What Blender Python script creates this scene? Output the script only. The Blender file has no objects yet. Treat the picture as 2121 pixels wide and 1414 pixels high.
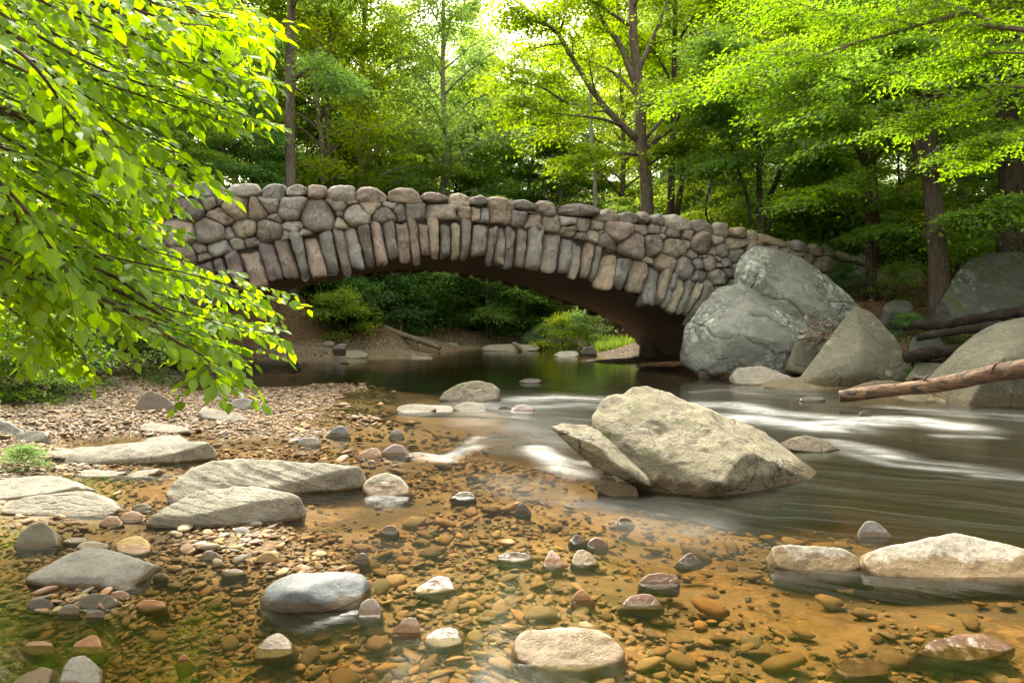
import bpy, bmesh, math, random
import numpy as np
from mathutils import Vector

random.seed(7)
RNG = np.random.default_rng(7)
scene = bpy.context.scene
COL = scene.collection
R = math.radians

# ------------------------------------------------------------------ camera geometry
FPX, CX, CY, HOR, CAMH = 1414.0, 1060.5, 707.0, 655.0, 1.5
PITCH = math.atan((CY - HOR) / FPX)
CP, SP = math.cos(PITCH), math.sin(PITCH)


def ray(px, py):
    a, b = (px - CX) / FPX, (CY - py) / FPX
    return Vector((a, CP + b * SP, -SP + b * CP))


def W(px, py, d):
    r = ray(px, py)
    return Vector((r.x / r.y * d, d, CAMH + r.z / r.y * d))


def G(px, py, z=0.0):
    r = ray(px, py)
    t = (z - CAMH) / r.z
    return Vector((r.x * t, r.y * t, z))


# ------------------------------------------------------------------ noise (vectorised)
def _hash(ix, iy, iz, seed):
    h = (ix.astype(np.uint32) * np.uint32(374761393) + iy.astype(np.uint32) * np.uint32(668265263)
         + iz.astype(np.uint32) * np.uint32(2246822519) + np.uint32(seed * 3266489917 & 0xffffffff))
    h = (h ^ (h >> np.uint32(13))) * np.uint32(1274126177)
    h = h ^ (h >> np.uint32(16))
    return h.astype(np.float64) / 2147483648.0 - 1.0


def vnoise(P, seed=0):
    P = np.asarray(P, float)
    i = np.floor(P).astype(np.int64)
    f = P - i
    u = f * f * f * (f * (f * 6 - 15) + 10)
    out = 0
    for dx in (0, 1):
        wx = u[:, 0] if dx else 1 - u[:, 0]
        for dy in (0, 1):
            wy = u[:, 1] if dy else 1 - u[:, 1]
            for dz in (0, 1):
                wz = u[:, 2] if dz else 1 - u[:, 2]
                out = out + wx * wy * wz * _hash(i[:, 0] + dx, i[:, 1] + dy, i[:, 2] + dz, seed)
    return out


def fbm(P, oct=4, lac=2.03, gain=0.5, seed=0, ridge=False):
    P = np.asarray(P, float)
    a, s, tot = 1.0, 0.0, 0.0
    for o in range(oct):
        n = vnoise(P, seed + o * 17)
        if ridge:
            n = 1 - 2 * np.abs(n)
        s = s + a * n
        tot += a
        a *= gain
        P = P * lac + 11.3
    return s / tot


# ------------------------------------------------------------------ mesh helpers
class MB:
    """collects vertices, quads, triangles and a colour per vertex, then links them as one object"""

    def __init__(self):
        self.v, self.q, self.t, self.c, self.n = [], [], [], [], 0

    def add(self, V, Q=None, T=None, col=None):
        V = np.asarray(V, np.float64).reshape(-1, 3)
        if Q is not None and len(Q):
            self.q.append(np.asarray(Q, np.int64).reshape(-1, 4) + self.n)
        if T is not None and len(T):
            self.t.append(np.asarray(T, np.int64).reshape(-1, 3) + self.n)
        if col is None:
            col = (0.5, 0.5, 0.5)
        c = np.asarray(col, float)
        if c.ndim == 1:
            c = np.tile(c, (len(V), 1))
        self.c.append(c)
        self.v.append(V)
        self.n += len(V)

    def mesh(self, name, mat, smooth=True, origin=(0, 0, 0), attr=None):
        V = np.concatenate(self.v) - np.asarray(origin, float)
        C = np.concatenate(self.c)
        Q = np.concatenate(self.q) if self.q else np.zeros((0, 4), np.int64)
        T = np.concatenate(self.t) if self.t else np.zeros((0, 3), np.int64)
        me = bpy.data.meshes.new(name)
        me.vertices.add(len(V))
        me.vertices.foreach_set('co', V.astype(np.float32).ravel())
        loops = np.concatenate([Q.ravel(), T.ravel()]).astype(np.int32)
        me.loops.add(len(loops))
        me.loops.foreach_set('vertex_index', loops)
        nf = len(Q) + len(T)
        me.polygons.add(nf)
        st = np.concatenate([np.arange(len(Q)) * 4, len(Q) * 4 + np.arange(len(T)) * 3]).astype(np.int32)
        me.polygons.foreach_set('loop_start', st)
        me.polygons.foreach_set('use_smooth', np.full(nf, bool(smooth)))
        me.update(calc_edges=True)
        at = me.color_attributes.new('col', 'FLOAT_COLOR', 'POINT')
        at.data.foreach_set('color', np.concatenate([C, np.ones((len(C), 1))], 1).astype(np.float32).ravel())
        for k, a in (attr or {}).items():
            x = me.attributes.new(k, 'FLOAT', 'POINT')
            x.data.foreach_set('value', np.asarray(a, np.float32))
        if mat:
            me.materials.append(mat)
        return me

    def build(self, name, mat, parent=None, smooth=True, loc=None, attr=None):
        loc = (0, 0, 0) if loc is None else tuple(loc)
        o = bpy.data.objects.new(name, self.mesh(name, mat, smooth, loc, attr))
        COL.objects.link(o)
        if parent is not None:
            o.parent = parent
            if parent.type == 'EMPTY':
                o.location = Vector(loc) - parent.location
            else:
                o.location = Vector(loc) - parent.location
        else:
            o.location = loc
        return o


def tag(o, label=None, cat=None, group=None, kind=None):
    if label:
        o['label'] = label
    if cat:
        o['category'] = cat
    if group:
        o['group'] = group
    if kind:
        o['kind'] = kind
    return o


def empty(name, loc, label=None, cat=None, group=None):
    o = bpy.data.objects.new(name, None)
    COL.objects.link(o)
    o.location = loc
    o.empty_display_size = 0.2
    return tag(o, label, cat, group)


_ico = {}


def ico(l):
    if l not in _ico:
        bm = bmesh.new()
        bmesh.ops.create_icosphere(bm, subdivisions=l, radius=1)
        _ico[l] = (np.array([v.co[:] for v in bm.verts]), np.array([[v.index for v in f.verts] for f in bm.faces]))
        bm.free()
    return _ico[l]


def hull_planes(Q):
    bm = bmesh.new()
    for p in Q:
        bm.verts.new(p)
    bmesh.ops.convex_hull(bm, input=bm.verts)
    bm.normal_update()
    pl = {}
    for f in bm.faces:
        n = np.array(f.normal[:])
        d = float(np.dot(n, np.array(f.verts[0].co[:])))
        if f.calc_area() < 1e-5:
            continue
        if d < 0:
            n, d = -n, -d
        k = tuple(np.round(n * 5).astype(int))
        if k not in pl or f.calc_area() > pl[k][2]:
            pl[k] = (n, d, f.calc_area())
    bm.free()
    return np.array([x[0] for x in pl.values()]), np.array([max(x[1], .02) for x in pl.values()])


def rock_mesh(pts, lvl=4, sharp=14, amp=.06, freq=2.2, seed=1, strata=None, samp=.03, sfreq=6.0, facets=0):
    """a rounded polyhedron through pts, roughened: returns (V, T)"""
    P = np.array([p[:] for p in pts], float)
    lo, hi = P.min(0), P.max(0)
    c, s = (lo + hi) / 2, np.maximum((hi - lo) / 2, .01)
    n, d = hull_planes((P - c) / s)
    if facets:
        rf = np.random.default_rng(seed + 999)
        en = rf.normal(0, 1, (facets, 3))
        en /= np.linalg.norm(en, axis=1)[:, None]
        sup = (((P - c) / s) @ en.T).max(0)
        n = np.concatenate([n, en])
        d = np.concatenate([d, sup * rf.uniform(.90, .99, facets)])
    D, T = ico(lvl)
    dt = np.maximum(D @ n.T, 1e-4) / d
    r = (dt ** sharp).sum(1) ** (-1.0 / sharp)
    r *= 1.03
    V = c + s * (D * r[:, None])
    size = float(np.cbrt(s[0] * s[1] * s[2]))
    nrm = D / s
    nrm /= np.linalg.norm(nrm, axis=1)[:, None]
    q = V / size * freq + seed * 7.7
    dsp = amp * size * (fbm(q, 5, seed=seed) + .55 * fbm(q * .9 + 5, 3, seed=seed + 5, ridge=True) - .25)
    if strata is not None:
        a = np.array(strata, float)
        a /= np.linalg.norm(a)
        w = (V @ a) / size * sfreq + .8 * fbm(V / size * 1.4 + seed, 3, seed=seed + 9)
        t = w - np.floor(w)
        lvlr = _hash(np.floor(w).astype(np.int64), np.zeros(len(w), np.int64), np.zeros(len(w), np.int64), seed)
        groove = np.exp(-((t - .5) / .07) ** 2) * (0.4 + .6 * np.clip(fbm(V / size * 1.2 + 3, 2, seed=seed + 3) * 2 + .4, 0, 1))
        dsp += samp * size * (lvlr * .5 - 1.3 * groove)
    V = V + nrm * dsp[:, None]
    return V, T


def tube(pts, radii, n=8, bump=0.0, seed=0, cap=True):
    P = np.array([p[:] for p in pts], float)
    Rr = np.asarray(radii, float)
    m = len(P)
    t = np.gradient(P, axis=0)
    t /= np.linalg.norm(t, axis=1)[:, None] + 1e-9
    ref = np.array([0, 0, 1.0]) if abs(t[:, 2]).mean() < .8 else np.array([0, 1.0, 0])
    a = np.cross(t, ref)
    a /= np.linalg.norm(a, axis=1)[:, None] + 1e-9
    b = np.cross(t, a)
    th = np.linspace(0, 2 * np.pi, n, endpoint=False)
    ring = np.cos(th)[None, :, None] * a[:, None, :] + np.sin(th)[None, :, None] * b[:, None, :]
    rad = np.tile(Rr[:, None], (1, n))
    V = (P[:, None, :] + ring * rad[:, :, None]).reshape(-1, 3)
    if bump:
        k = fbm(V / (Rr.mean() + 1e-6) * np.array([.6, .6, .6]), 3, seed=seed)
        V = (P[:, None, :] + ring * (rad * (1 + bump * k.reshape(m, n)))[:, :, None]).reshape(-1, 3)
    i = np.arange(m - 1)[:, None] * n
    j = np.arange(n)[None, :]
    j2 = (j + 1) % n
    Q = np.stack([i + j, i + j2, i + n + j2, i + n + j], -1).reshape(-1, 4)
    T = []
    if cap:
        V = np.concatenate([V, P[:1], P[-1:]])
        for k in range(n):
            T.append((m * n, (k + 1) % n, k))
            T.append((m * n + 1, (m - 1) * n + k, (m - 1) * n + (k + 1) % n))
    return V, Q, np.array(T, int).reshape(-1, 3)


def resample(pts, n):
    P = np.array([p[:] for p in pts], float)
    # Catmull-Rom through the points
    E = np.concatenate([2 * P[:1] - P[1:2], P, 2 * P[-1:] - P[-2:-1]])
    u = np.linspace(0, len(P) - 1 - 1e-6, n)
    k = u.astype(int)
    f = (u - k)[:, None]
    p0, p1, p2, p3 = E[k], E[k + 1], E[k + 2], E[k + 3]
    return .5 * ((2 * p1) + (-p0 + p2) * f + (2 * p0 - 5 * p1 + 4 * p2 - p3) * f ** 2 + (-p0 + 3 * p1 - 3 * p2 + p3) * f ** 3)
SUN_E, SKY_E, EXPO, HAZE = 1.8, .15, 2.5, 0
# ------------------------------------------------------------------ materials
ALB = .60
class NT:
    def __init__(self, name):
        self.m = bpy.data.materials.new(name)
        self.m.use_nodes = True
        self.t = self.m.node_tree
        self.t.nodes.clear()
        self.out = self.t.nodes.new('ShaderNodeOutputMaterial')

    def n(self, typ, **kw):
        nd = self.t.nodes.new('ShaderNode' + typ)
        for k, v in kw.items():
            if k.startswith('_'):
                setattr(nd, k[1:], v)
            else:
                key = k.replace('__', ' ')
                key = int(key[1:]) if key[0] == 'i' and key[1:].isdigit() else key
                s = nd.inputs[key]
                if isinstance(v, bpy.types.NodeSocket):
                    self.t.links.new(v, s)
                else:
                    if s.type == 'RGBA' and len(v) == 3:
                        v = (*v, 1)
                    s.default_value = v
        return nd

    def math(self, op, a, b=0.0, c=None, clamp=False):
        kw = dict(_operation=op, i0=a, i1=b)
        if c is not None:
            kw['i2'] = c
        nd = self.n('Math', **kw)
        nd.use_clamp = clamp
        return nd.outputs[0]

    def ramp(self, fac, lo, hi):
        return self.n('MapRange', Value=fac, **{'From__Min': lo, 'From__Max': hi}).outputs[0]

    def mix(self, fac, a, b, mode='MIX'):
        nd = self.n('Mix', _data_type='RGBA', _blend_type=mode, i0=fac)
        for i, v in ((6, a), (7, b)):
            if isinstance(v, bpy.types.NodeSocket):
                self.t.links.new(v, nd.inputs[i])
            else:
                nd.inputs[i].default_value = (*v[:3], 1)
        return nd.outputs[2]

    def noise(self, vec, scale, detail=5, rough=.55, dist=0):
        return self.n('TexNoise', Vector=vec, Scale=scale, Detail=detail, Roughness=rough, Distortion=dist).outputs[0]

    def attr(self, name, out='Color'):
        return self.n('Attribute', _attribute_name=name).outputs[out]

    def finish(self, shader):
        self.t.links.new(shader, self.out.inputs[0])
        return self.m


def rock_mat(name, c1, c2, c3, lichen=0.0, lcol=(.42, .46, .40), wet=.05, scale=1.0, rough=.85, bump=.5, moss=0.0, usecol=False,
             dark=.3, crack=.5, wetcol=(.5, .40, .27), speck=.25, gain=1.0, streak=0, wetrough=-.45):
    N = NT(name)
    if not usecol:
        c1, c2, c3 = [tuple(x * ALB for x in c) for c in (c1, c2, c3)]
    tc = N.n('TexCoord').outputs['Object']
    pos = N.n('NewGeometry').outputs['Position']
    n1 = N.noise(tc, 1.3 * scale, 6, .6, .4)
    n2 = N.noise(tc, 6 * scale, 8, .65)
    n3 = N.noise(tc, 38 * scale, 6, .7)
    base = N.mix(N.ramp(n1, .38, .62), c1, c2)
    base = N.mix(N.ramp(n2, .45, .72), base, c3)
    if usecol:
        base = N.mix(1.0, base, N.attr('col'), 'MULTIPLY')
        base = N.mix(1.0, base, (gain,) * 3, 'MULTIPLY')
    base = N.mix(1.0, base, N.n('Combine' 'XYZ', X=N.math('MULTIPLY_ADD', n3, 1.4, .3), Y=N.math('MULTIPLY_ADD', n3, 1.4, .3), Z=N.math('MULTIPLY_ADD', n3, 1.4, .3)).outputs[0], 'MULTIPLY')
    # dark weathering blotches
    n4 = N.noise(tc, 3.1 * scale, 9, .72, .8)
    base = N.mix(N.math('MULTIPLY', N.ramp(n4, .56, .7), dark), base, (.035, .034, .03))
    # mineral specks
    n5 = N.noise(tc, 120 * scale, 3, .6)
    base = N.mix(N.math('MULTIPLY', N.ramp(n5, .58, .68), speck), base, (.5, .48, .42))
    if streak:
        sm = N.n('Mapping', Vector=tc, Scale=(7, 7, .9)).outputs[0]
        sf = N.ramp(N.noise(sm, 1.5, 6, .7), .56, .72)
        base = N.mix(N.math('MULTIPLY', N.math('MULTIPLY', sf, N.ramp(n4, .42, .55)), streak), base, (.36, .36, .32))
        base = N.mix(N.math('MULTIPLY', N.ramp(N.noise(sm, 1.1, 5, .6), .54, .68), .55), base, (.05, .045, .04))
    # cracks
    vor = N.n('TexVoronoi', Vector=N.n('VectorMath', _operation='ADD', i0=tc, i1=N.n('VectorMath', _operation='SCALE', i0=N.n('TexNoise', Vector=tc, Scale=2.5 * scale, Detail=5).outputs[1], Scale=.5).outputs[0]).outputs[0], Scale=1.5 * scale, _feature='DISTANCE_TO_EDGE').outputs[0]
    ck = N.math('MULTIPLY', N.ramp(vor, .018, .0), N.ramp(n1, .45, .6), clamp=True)
    base = N.mix(N.math('MULTIPLY', ck, crack), base, (.03, .028, .024))
    if lichen > 0:
        vl = N.n('TexVoronoi', Vector=N.n('VectorMath', _operation='ADD', i0=tc, i1=N.n('VectorMath', _operation='SCALE', i0=N.n('TexNoise', Vector=tc, Scale=9 * scale, Detail=4).outputs[1], Scale=.12).outputs[0]).outputs[0], Scale=5.5 * scale).outputs[0]
        spots = N.ramp(vl, .30, .24)
        patch = N.ramp(N.noise(tc, 1.1 * scale, 4, .6), .62 - .25 * lichen, .72 - .22 * lichen)
        crust = N.ramp(N.noise(tc, 14 * scale, 7, .75), .56 - .08 * lichen, .62 - .08 * lichen)
        lf = N.math('MULTIPLY', patch, N.math('MAXIMUM', N.math('MULTIPLY', spots, .9), N.math('MULTIPLY', crust, .7)), clamp=True)
        base = N.mix(N.math('MULTIPLY', lf, min(1, lichen + .2)), base, lcol)
    if moss > 0:
        up = N.n('SeparateXYZ', Vector=N.n('NewGeometry').outputs['Normal']).outputs[2]
        mf = N.math('MULTIPLY', N.ramp(N.noise(tc, 4 * scale, 6, .7), .6 - .15 * moss, .66 - .12 * moss), N.ramp(up, .1, .6), clamp=True)
        base = N.mix(N.math('MULTIPLY', mf, .8), base, (.05, .075, .015))
    rgh = rough
    if wet > 0:
        z = N.n('SeparateXYZ', Vector=pos).outputs[2]
        wn = N.noise(pos, 7, 4, .6)
        wl = N.math('SUBTRACT', z, N.math('MULTIPLY', N.math('SUBTRACT', wn, .35), wet * 2.2))
        wf = N.ramp(wl, wet * .75, wet * .45)
        base = N.mix(wf, base, N.mix(1.0, base, wetcol, 'MULTIPLY'))
        base = N.mix(N.math('MULTIPLY', wf, .25), base, (.10, .06, .02))
        rgh = N.math('MULTIPLY_ADD', wf, wetrough, rough)
    h = N.math('ADD', N.math('MULTIPLY', n2, .6), N.math('ADD', N.math('MULTIPLY', n3, .35), N.math('MULTIPLY', n4, .5)))
    h = N.math('SUBTRACT', h, N.math('MULTIPLY', ck, .5))
    bp = N.n('Bump', Strength=bump, Distance=.05 / scale, Height=h).outputs[0]
    b = N.n('BsdfPrincipled', Normal=bp, **{'Base__Color': base, 'Roughness': rgh, 'Specular__IOR__Level': .3})
    return N.finish(b.outputs[0])


def leaf_mat(name, dark, light, trans, tw=.5, gloss=.06, var=.25, rough=.45):
    N = NT(name)
    a = N.n('SeparateColor', Color=N.attr('col'))
    oi = N.n('ObjectInfo').outputs['Random']
    f = N.math('ADD', N.math('MULTIPLY', a.outputs[0], .6), N.math('MULTIPLY', a.outputs[1], .5), clamp=True)
    c = N.mix(f, dark, light)
    t = N.mix(f, [x * .7 for x in trans], trans)
    k = N.math('MULTIPLY_ADD', N.math('SUBTRACT', oi, .5), .12 * var / .25, .5)
    hs = N.n('HueSaturation', Hue=N.math('MULTIPLY_ADD', N.math('SUBTRACT', oi, .3), .045 * var / .25, .5), Saturation=N.math('MULTIPLY_ADD', oi, -.3 * var / .25, 1.12), Value=N.math('MULTIPLY_ADD', k, 1.0, .5), Color=c).outputs[0]
    ht = N.n('HueSaturation', Hue=N.math('MULTIPLY_ADD', N.math('SUBTRACT', oi, .3), .045 * var / .25, .5), Saturation=N.math('MULTIPLY_ADD', oi, -.3 * var / .25, 1.12), Color=t).outputs[0]
    d = N.n('BsdfDiffuse', Color=hs).outputs[0]
    tr = N.n('BsdfTranslucent', Color=ht).outputs[0]
    m = N.n('MixShader', i0=tw, i1=d, i2=tr).outputs[0]
    g = N.n('BsdfGlossy', Roughness=rough, Color=(.9, .9, .9, 1)).outputs[0]
    lw = N.n('LayerWeight', Blend=.3).outputs[0]
    m = N.n('MixShader', i0=N.math('MULTIPLY_ADD', lw, gloss * 2, gloss), i1=m, i2=g).outputs[0]
    return N.finish(m)


def bark_mat(name, c1, c2, scale=1.0, lichen=.2):
    N = NT(name)
    tc = N.n('TexCoord').outputs['Object']
    mp = N.n('Mapping', Vector=tc, Scale=(6 * scale, 6 * scale, 1.0 * scale)).outputs[0]
    n1 = N.noise(mp, 2.5, 7, .65, .6)
    n2 = N.noise(tc, 1.2, 4, .6)
    c = N.mix(N.ramp(n1, .35, .65), c1, c2)
    c = N.mix(N.math('MULTIPLY', N.ramp(n2, .5, .65), lichen), c, (.2, .22, .17))
    bp = N.n('Bump', Strength=.8, Distance=.04, Height=n1).outputs[0]
    return N.finish(N.n('BsdfPrincipled', Normal=bp, Roughness=.9, **{'Base__Color': c, 'Specular__IOR__Level': .2}).outputs[0])


M = {}
M['boulder_tan'] = rock_mat('tan_boulder', (.26, .23, .145), (.35, .315, .21), (.14, .125, .085), lichen=.3, lcol=(.5, .48, .38), wet=.13, wetcol=(.3, .26, .17), scale=1.2, dark=.8, bump=1.4, crack=.6, moss=.15)
M['boulder_blue'] = rock_mat('blue_grey_boulder', (.33, .345, .30), (.23, .235, .205), (.40, .42, .365), lichen=.75, lcol=(.44, .50, .42), wet=.12, scale=.6, dark=.6, bump=1.2, crack=.9)
M['boulder_olive'] = rock_mat('olive_boulder', (.19, .185, .125), (.15, .145, .10), (.24, .23, .16), lichen=.45, lcol=(.36, .40, .32), wet=.22, scale=.6, dark=.4, bump=.9, wetcol=(.9, .8, .62))
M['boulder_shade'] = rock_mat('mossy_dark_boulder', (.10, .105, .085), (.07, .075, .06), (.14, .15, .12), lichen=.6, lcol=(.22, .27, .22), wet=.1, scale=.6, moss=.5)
M['slab'] = rock_mat('grey_slab', (.33, .30, .235), (.46, .42, .335), (.22, .205, .165), lichen=0, wet=.02, scale=1.6, dark=.35, crack=.5, bump=.8)
M['pale'] = rock_mat('pale_rock', (.38, .35, .27), (.46, .42, .33), (.25, .22, .16), lichen=0, wet=.09, scale=2.5, dark=.3, crack=.3, bump=.6, wetcol=(.5, .38, .22))
M['grey'] = rock_mat('grey_rock', (.24, .225, .19), (.31, .29, .245), (.18, .17, .15), lichen=0, wet=.03, scale=2.2, dark=.2, crack=.2, bump=.5)
M['brown'] = rock_mat('brown_grey_rock', (.19, .15, .115), (.25, .20, .155), (.15, .125, .10), lichen=0, wet=.03, scale=2.2, dark=.25, crack=.2)
M['blue'] = rock_mat('blue_grey_rock', (.12, .135, .14), (.17, .185, .185), (.09, .105, .11), lichen=0, wet=.05, scale=2.2, dark=.12, crack=.15, bump=.35, rough=.6)
M['olive'] = rock_mat('olive_dark_rock', (.13, .12, .08), (.17, .155, .105), (.10, .095, .065), lichen=0, wet=.03, scale=2.2, dark=.15, crack=.1, bump=.35)
M['orange'] = rock_mat('orange_rock', (.42, .21, .09), (.52, .30, .15), (.36, .19, .09), lichen=0, wet=.03, scale=3, dark=.1, crack=.15, bump=.4, wetcol=(.7, .5, .25))
M['pink'] = rock_mat('pink_rock', (.42, .29, .22), (.50, .36, .28), (.34, .22, .17), lichen=0, wet=.03, scale=3, dark=.15, crack=.2, bump=.5, wetcol=(.7, .5, .3))
M['yellow'] = rock_mat('yellow_rock', (.42, .29, .10), (.50, .37, .16), (.30, .2, .07), lichen=0, wet=.03, scale=3, dark=.2, crack=.3, bump=.6, wetcol=(.7, .5, .3))
M['purple'] = rock_mat('purple_rock', (.22, .155, .14), (.28, .21, .19), (.17, .12, .11), lichen=0, wet=.03, scale=3, dark=.15, crack=.1, bump=.3, rough=.6)
M['rust'] = rock_mat('wet_rust_rock', (.13, .055, .022), (.18, .085, .035), (.08, .035, .018), lichen=0, wet=.02, scale=3, dark=.3, rough=.3, bump=.5)
M['darkrock'] = rock_mat('dark_wet_rock', (.075, .07, .06), (.11, .10, .085), (.05, .048, .042), lichen=0, wet=.03, scale=3, rough=.45, dark=.2)
M['cobble'] = rock_mat('cobble', (.95, .92, .88), (1.0, 1.0, 1.0), (.7, .66, .6), lichen=0, wet=.012, scale=4, dark=.12, crack=0, bump=.3, usecol=True, wetcol=(1.0, .82, .55), speck=.05, gain=.68, wetrough=0)
M['masonry'] = rock_mat('bridge_stone', (.68, .71, .72), (1.08, 1.08, 1.04), (1.12, .97, .76), lichen=.6, lcol=(.30, .31, .27), wet=0, scale=1.6, dark=.75, crack=.5, bump=1.0, usecol=True, speck=.25, gain=.56, streak=.45)
M['mortar'] = rock_mat('dark_mortar', (.06, .055, .045), (.085, .078, .065), (.045, .042, .035), wet=0, scale=2, moss=.3)


def vault_mat():
    N = NT('brown_vault_concrete')
    tc = N.n('TexCoord').outputs['Object']
    mp = N.n('Mapping', Vector=tc, Rotation=(0, 0, -math.atan2(.284, .959)), Scale=(3, .35, 3)).outputs[0]
    mp2 = N.n('Mapping', Vector=tc, Rotation=(0, 0, -math.atan2(.284, .959)), Scale=(.35, 5, 1.2)).outputs[0]
    n1 = N.noise(mp2, 2, 5, .6)
    n2 = N.noise(tc, 2, 6, .7)
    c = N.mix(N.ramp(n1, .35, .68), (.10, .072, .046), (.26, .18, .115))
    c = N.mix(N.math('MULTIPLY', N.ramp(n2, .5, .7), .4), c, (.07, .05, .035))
    bp = N.n('Bump', Strength=.5, Distance=.03, Height=n1).outputs[0]
    return N.finish(N.n('BsdfPrincipled', Normal=bp, Roughness=.85, **{'Base__Color': c}).outputs[0])


M['vault'] = vault_mat()


def ground_mat():
    N = NT('creek_ground')
    pos = N.n('NewGeometry').outputs['Position']
    s = N.n('SeparateXYZ', Vector=pos)
    z = s.outputs[2]
    n1 = N.noise(pos, .9, 6, .6)
    n2 = N.noise(pos, 9, 7, .7)
    n3 = N.noise(pos, 60, 4, .7)
    # bed: amber sand and silt
    sand = N.mix(N.ramp(n1, .35, .65), (.15, .10, .045), (.25, .165, .08))
    sand = N.mix(N.math('MULTIPLY', N.ramp(n2, .5, .7), .6), sand, (.10, .065, .03))
    vo = N.n('TexVoronoi', Vector=pos, Scale=26)
    sand = N.mix(N.math('MULTIPLY', N.ramp(N.noise(pos, 1.7, 3), .46, .58), .75), sand, N.mix(N.n('SeparateColor', Color=vo.outputs[1]).outputs[0], (.10, .06, .025), (.34, .21, .085)))
    silt = N.ramp(N.math('ADD', z, N.math('MULTIPLY', N.math('SUBTRACT', n2, .5), .3)), -.17, -.33)
    sand = N.mix(N.math('MULTIPLY', silt, .8), sand, (.045, .04, .018))
    pt = N.ramp(N.noise(pos, .75, 5, .6, .6), .50, .60)
    sand = N.mix(N.math('MULTIPLY', pt, .75), sand, (.06, .045, .02))
    # dry gravel: pale tan
    dry = N.mix(N.ramp(n2, .35, .65), (.24, .165, .105), (.36, .26, .18))
    vd = N.n('TexVoronoi', Vector=pos, Scale=17)
    sv = N.n('SeparateColor', Color=vd.outputs[1])
    peb = N.mix(sv.outputs[0], (.13, .095, .06), (.33, .25, .17))
    peb = N.mix(N.ramp(sv.outputs[1], .6, .8), peb, (.25, .225, .19))
    dry = N.mix(.75, dry, peb)
    dry = N.mix(N.ramp(vd.outputs[0], .35, .62), dry, (.06, .04, .025))
    c = N.mix(N.ramp(z, -.02, .03), sand, dry)
    # soil with leaf litter
    soil = N.mix(N.ramp(n2, .38, .62), (.055, .036, .02), (.13, .08, .042))
    soil = N.mix(N.math('MULTIPLY', N.ramp(n3, .55, .62), .7), soil, (.20, .12, .06))
    soil = N.mix(N.math('MULTIPLY', N.ramp(N.noise(pos, .5, 5, .65), .5, .62), .7), soil, (.035, .055, .015))
    right = N.ramp(s.outputs[0], 4.4, 5.4)
    c = N.mix(N.math('MULTIPLY', right, .9), c, N.mix(.5, soil, (.07, .05, .03)))
    c = N.mix(N.ramp(N.math('ADD', z, N.math('MULTIPLY', n1, .5)), .65, .95), c, soil)
    h = N.math('ADD', n2, N.math('MULTIPLY', n3, .4))
    bp = N.n('Bump', Strength=.7, Distance=.04, Height=h).outputs[0]
    return N.finish(N.n('BsdfPrincipled', Normal=bp, Roughness=.9, **{'Base__Color': c, 'Specular__IOR__Level': .2}).outputs[0])


M['ground'] = ground_mat()


def water_mat():
    N = NT('creek_water')
    pos = N.n('NewGeometry').outputs['Position']
    D = N.attr('depth', 'Fac')
    Fm = N.attr('foam', 'Fac')
    Fl = N.attr('flow', 'Fac')
    comb = N.n('CombineColor')
    for i, k in enumerate((.9, 1.9, 4.5)):
        N.t.links.new(N.math('POWER', math.exp(-k), D), comb.inputs[i])
    tr = N.n('BsdfTransparent', Color=comb.outputs[0]).outputs[0]
    # streaks drawn out along the current
    rot = math.atan2(-1.7, 2.6)
    wob = N.n('VectorMath', _operation='ADD', i0=pos, i1=N.n('VectorMath', _operation='SCALE', i0=N.n('TexNoise', Vector=pos, Scale=.7, Detail=2).outputs[1], Scale=.55).outputs[0]).outputs[0]
    al = N.n('Mapping', Vector=wob, _vector_type='TEXTURE', Rotation=(0, 0, rot), Scale=(1.3, .14, 1)).outputs[0]
    s1 = N.noise(al, 1.6, 5, .6, .3)
    al2 = N.n('Mapping', Vector=wob, _vector_type='TEXTURE', Rotation=(0, 0, rot + .12), Scale=(2.2, .09, 1)).outputs[0]
    s2 = N.noise(al2, 1.4, 6, .65, .2)
    murk = N.math('SUBTRACT', 1.0, N.math('POWER', math.exp(-2.5), D), clamp=True)
    df = N.n('BsdfDiffuse', Color=(.011, .012, .004, 1)).outputs[0]
    body = N.n('MixShader', i0=N.math('MULTIPLY', murk, .9), i1=tr, i2=df).outputs[0]
    rip = N.noise(N.n('Mapping', Vector=pos, Scale=(1, 1.6, 1)).outputs[0], 5.5, 4, .55, .5)
    h = N.math('ADD', N.math('MULTIPLY', s1, .6), N.math('MULTIPLY', rip, .25))
    bp = N.n('Bump', Strength=.10, Distance=.05, Height=h).outputs[0]
    gl = N.n('BsdfGlossy', Roughness=N.math('MULTIPLY_ADD', Fl, .16, .06), Normal=bp, Color=(.92, .95, .95, 1)).outputs[0]
    fr = N.n('Fresnel', IOR=1.33, Normal=bp).outputs[0]
    wat = N.n('MixShader', i0=fr, i1=body, i2=gl).outputs[0]
    # silk: aerated water, plus a faint grey sheen painted along fast water
    st = N.ramp(N.math('ADD', N.math('MULTIPLY', s1, .55), N.math('MULTIPLY', s2, .45)), .36, .66)
    brk = N.ramp(N.noise(pos, 1.9, 4, .6, .4), .30, .62)
    f1 = N.math('MULTIPLY', N.math('MULTIPLY', Fm, N.math('MULTIPLY_ADD', brk, .75, .25)), N.math('MULTIPLY_ADD', st, .75, .15), clamp=True)
    f2 = N.math('MULTIPLY', Fl, N.math('MULTIPLY', N.ramp(s2, .48, .8), .045), clamp=True)
    ff = N.math('MAXIMUM', f1, f2)
    fo = N.n('BsdfDiffuse', Color=(.58, .59, .58, 1)).outputs[0]
    return N.finish(N.n('MixShader', i0=ff, i1=wat, i2=fo).outputs[0])


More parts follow.
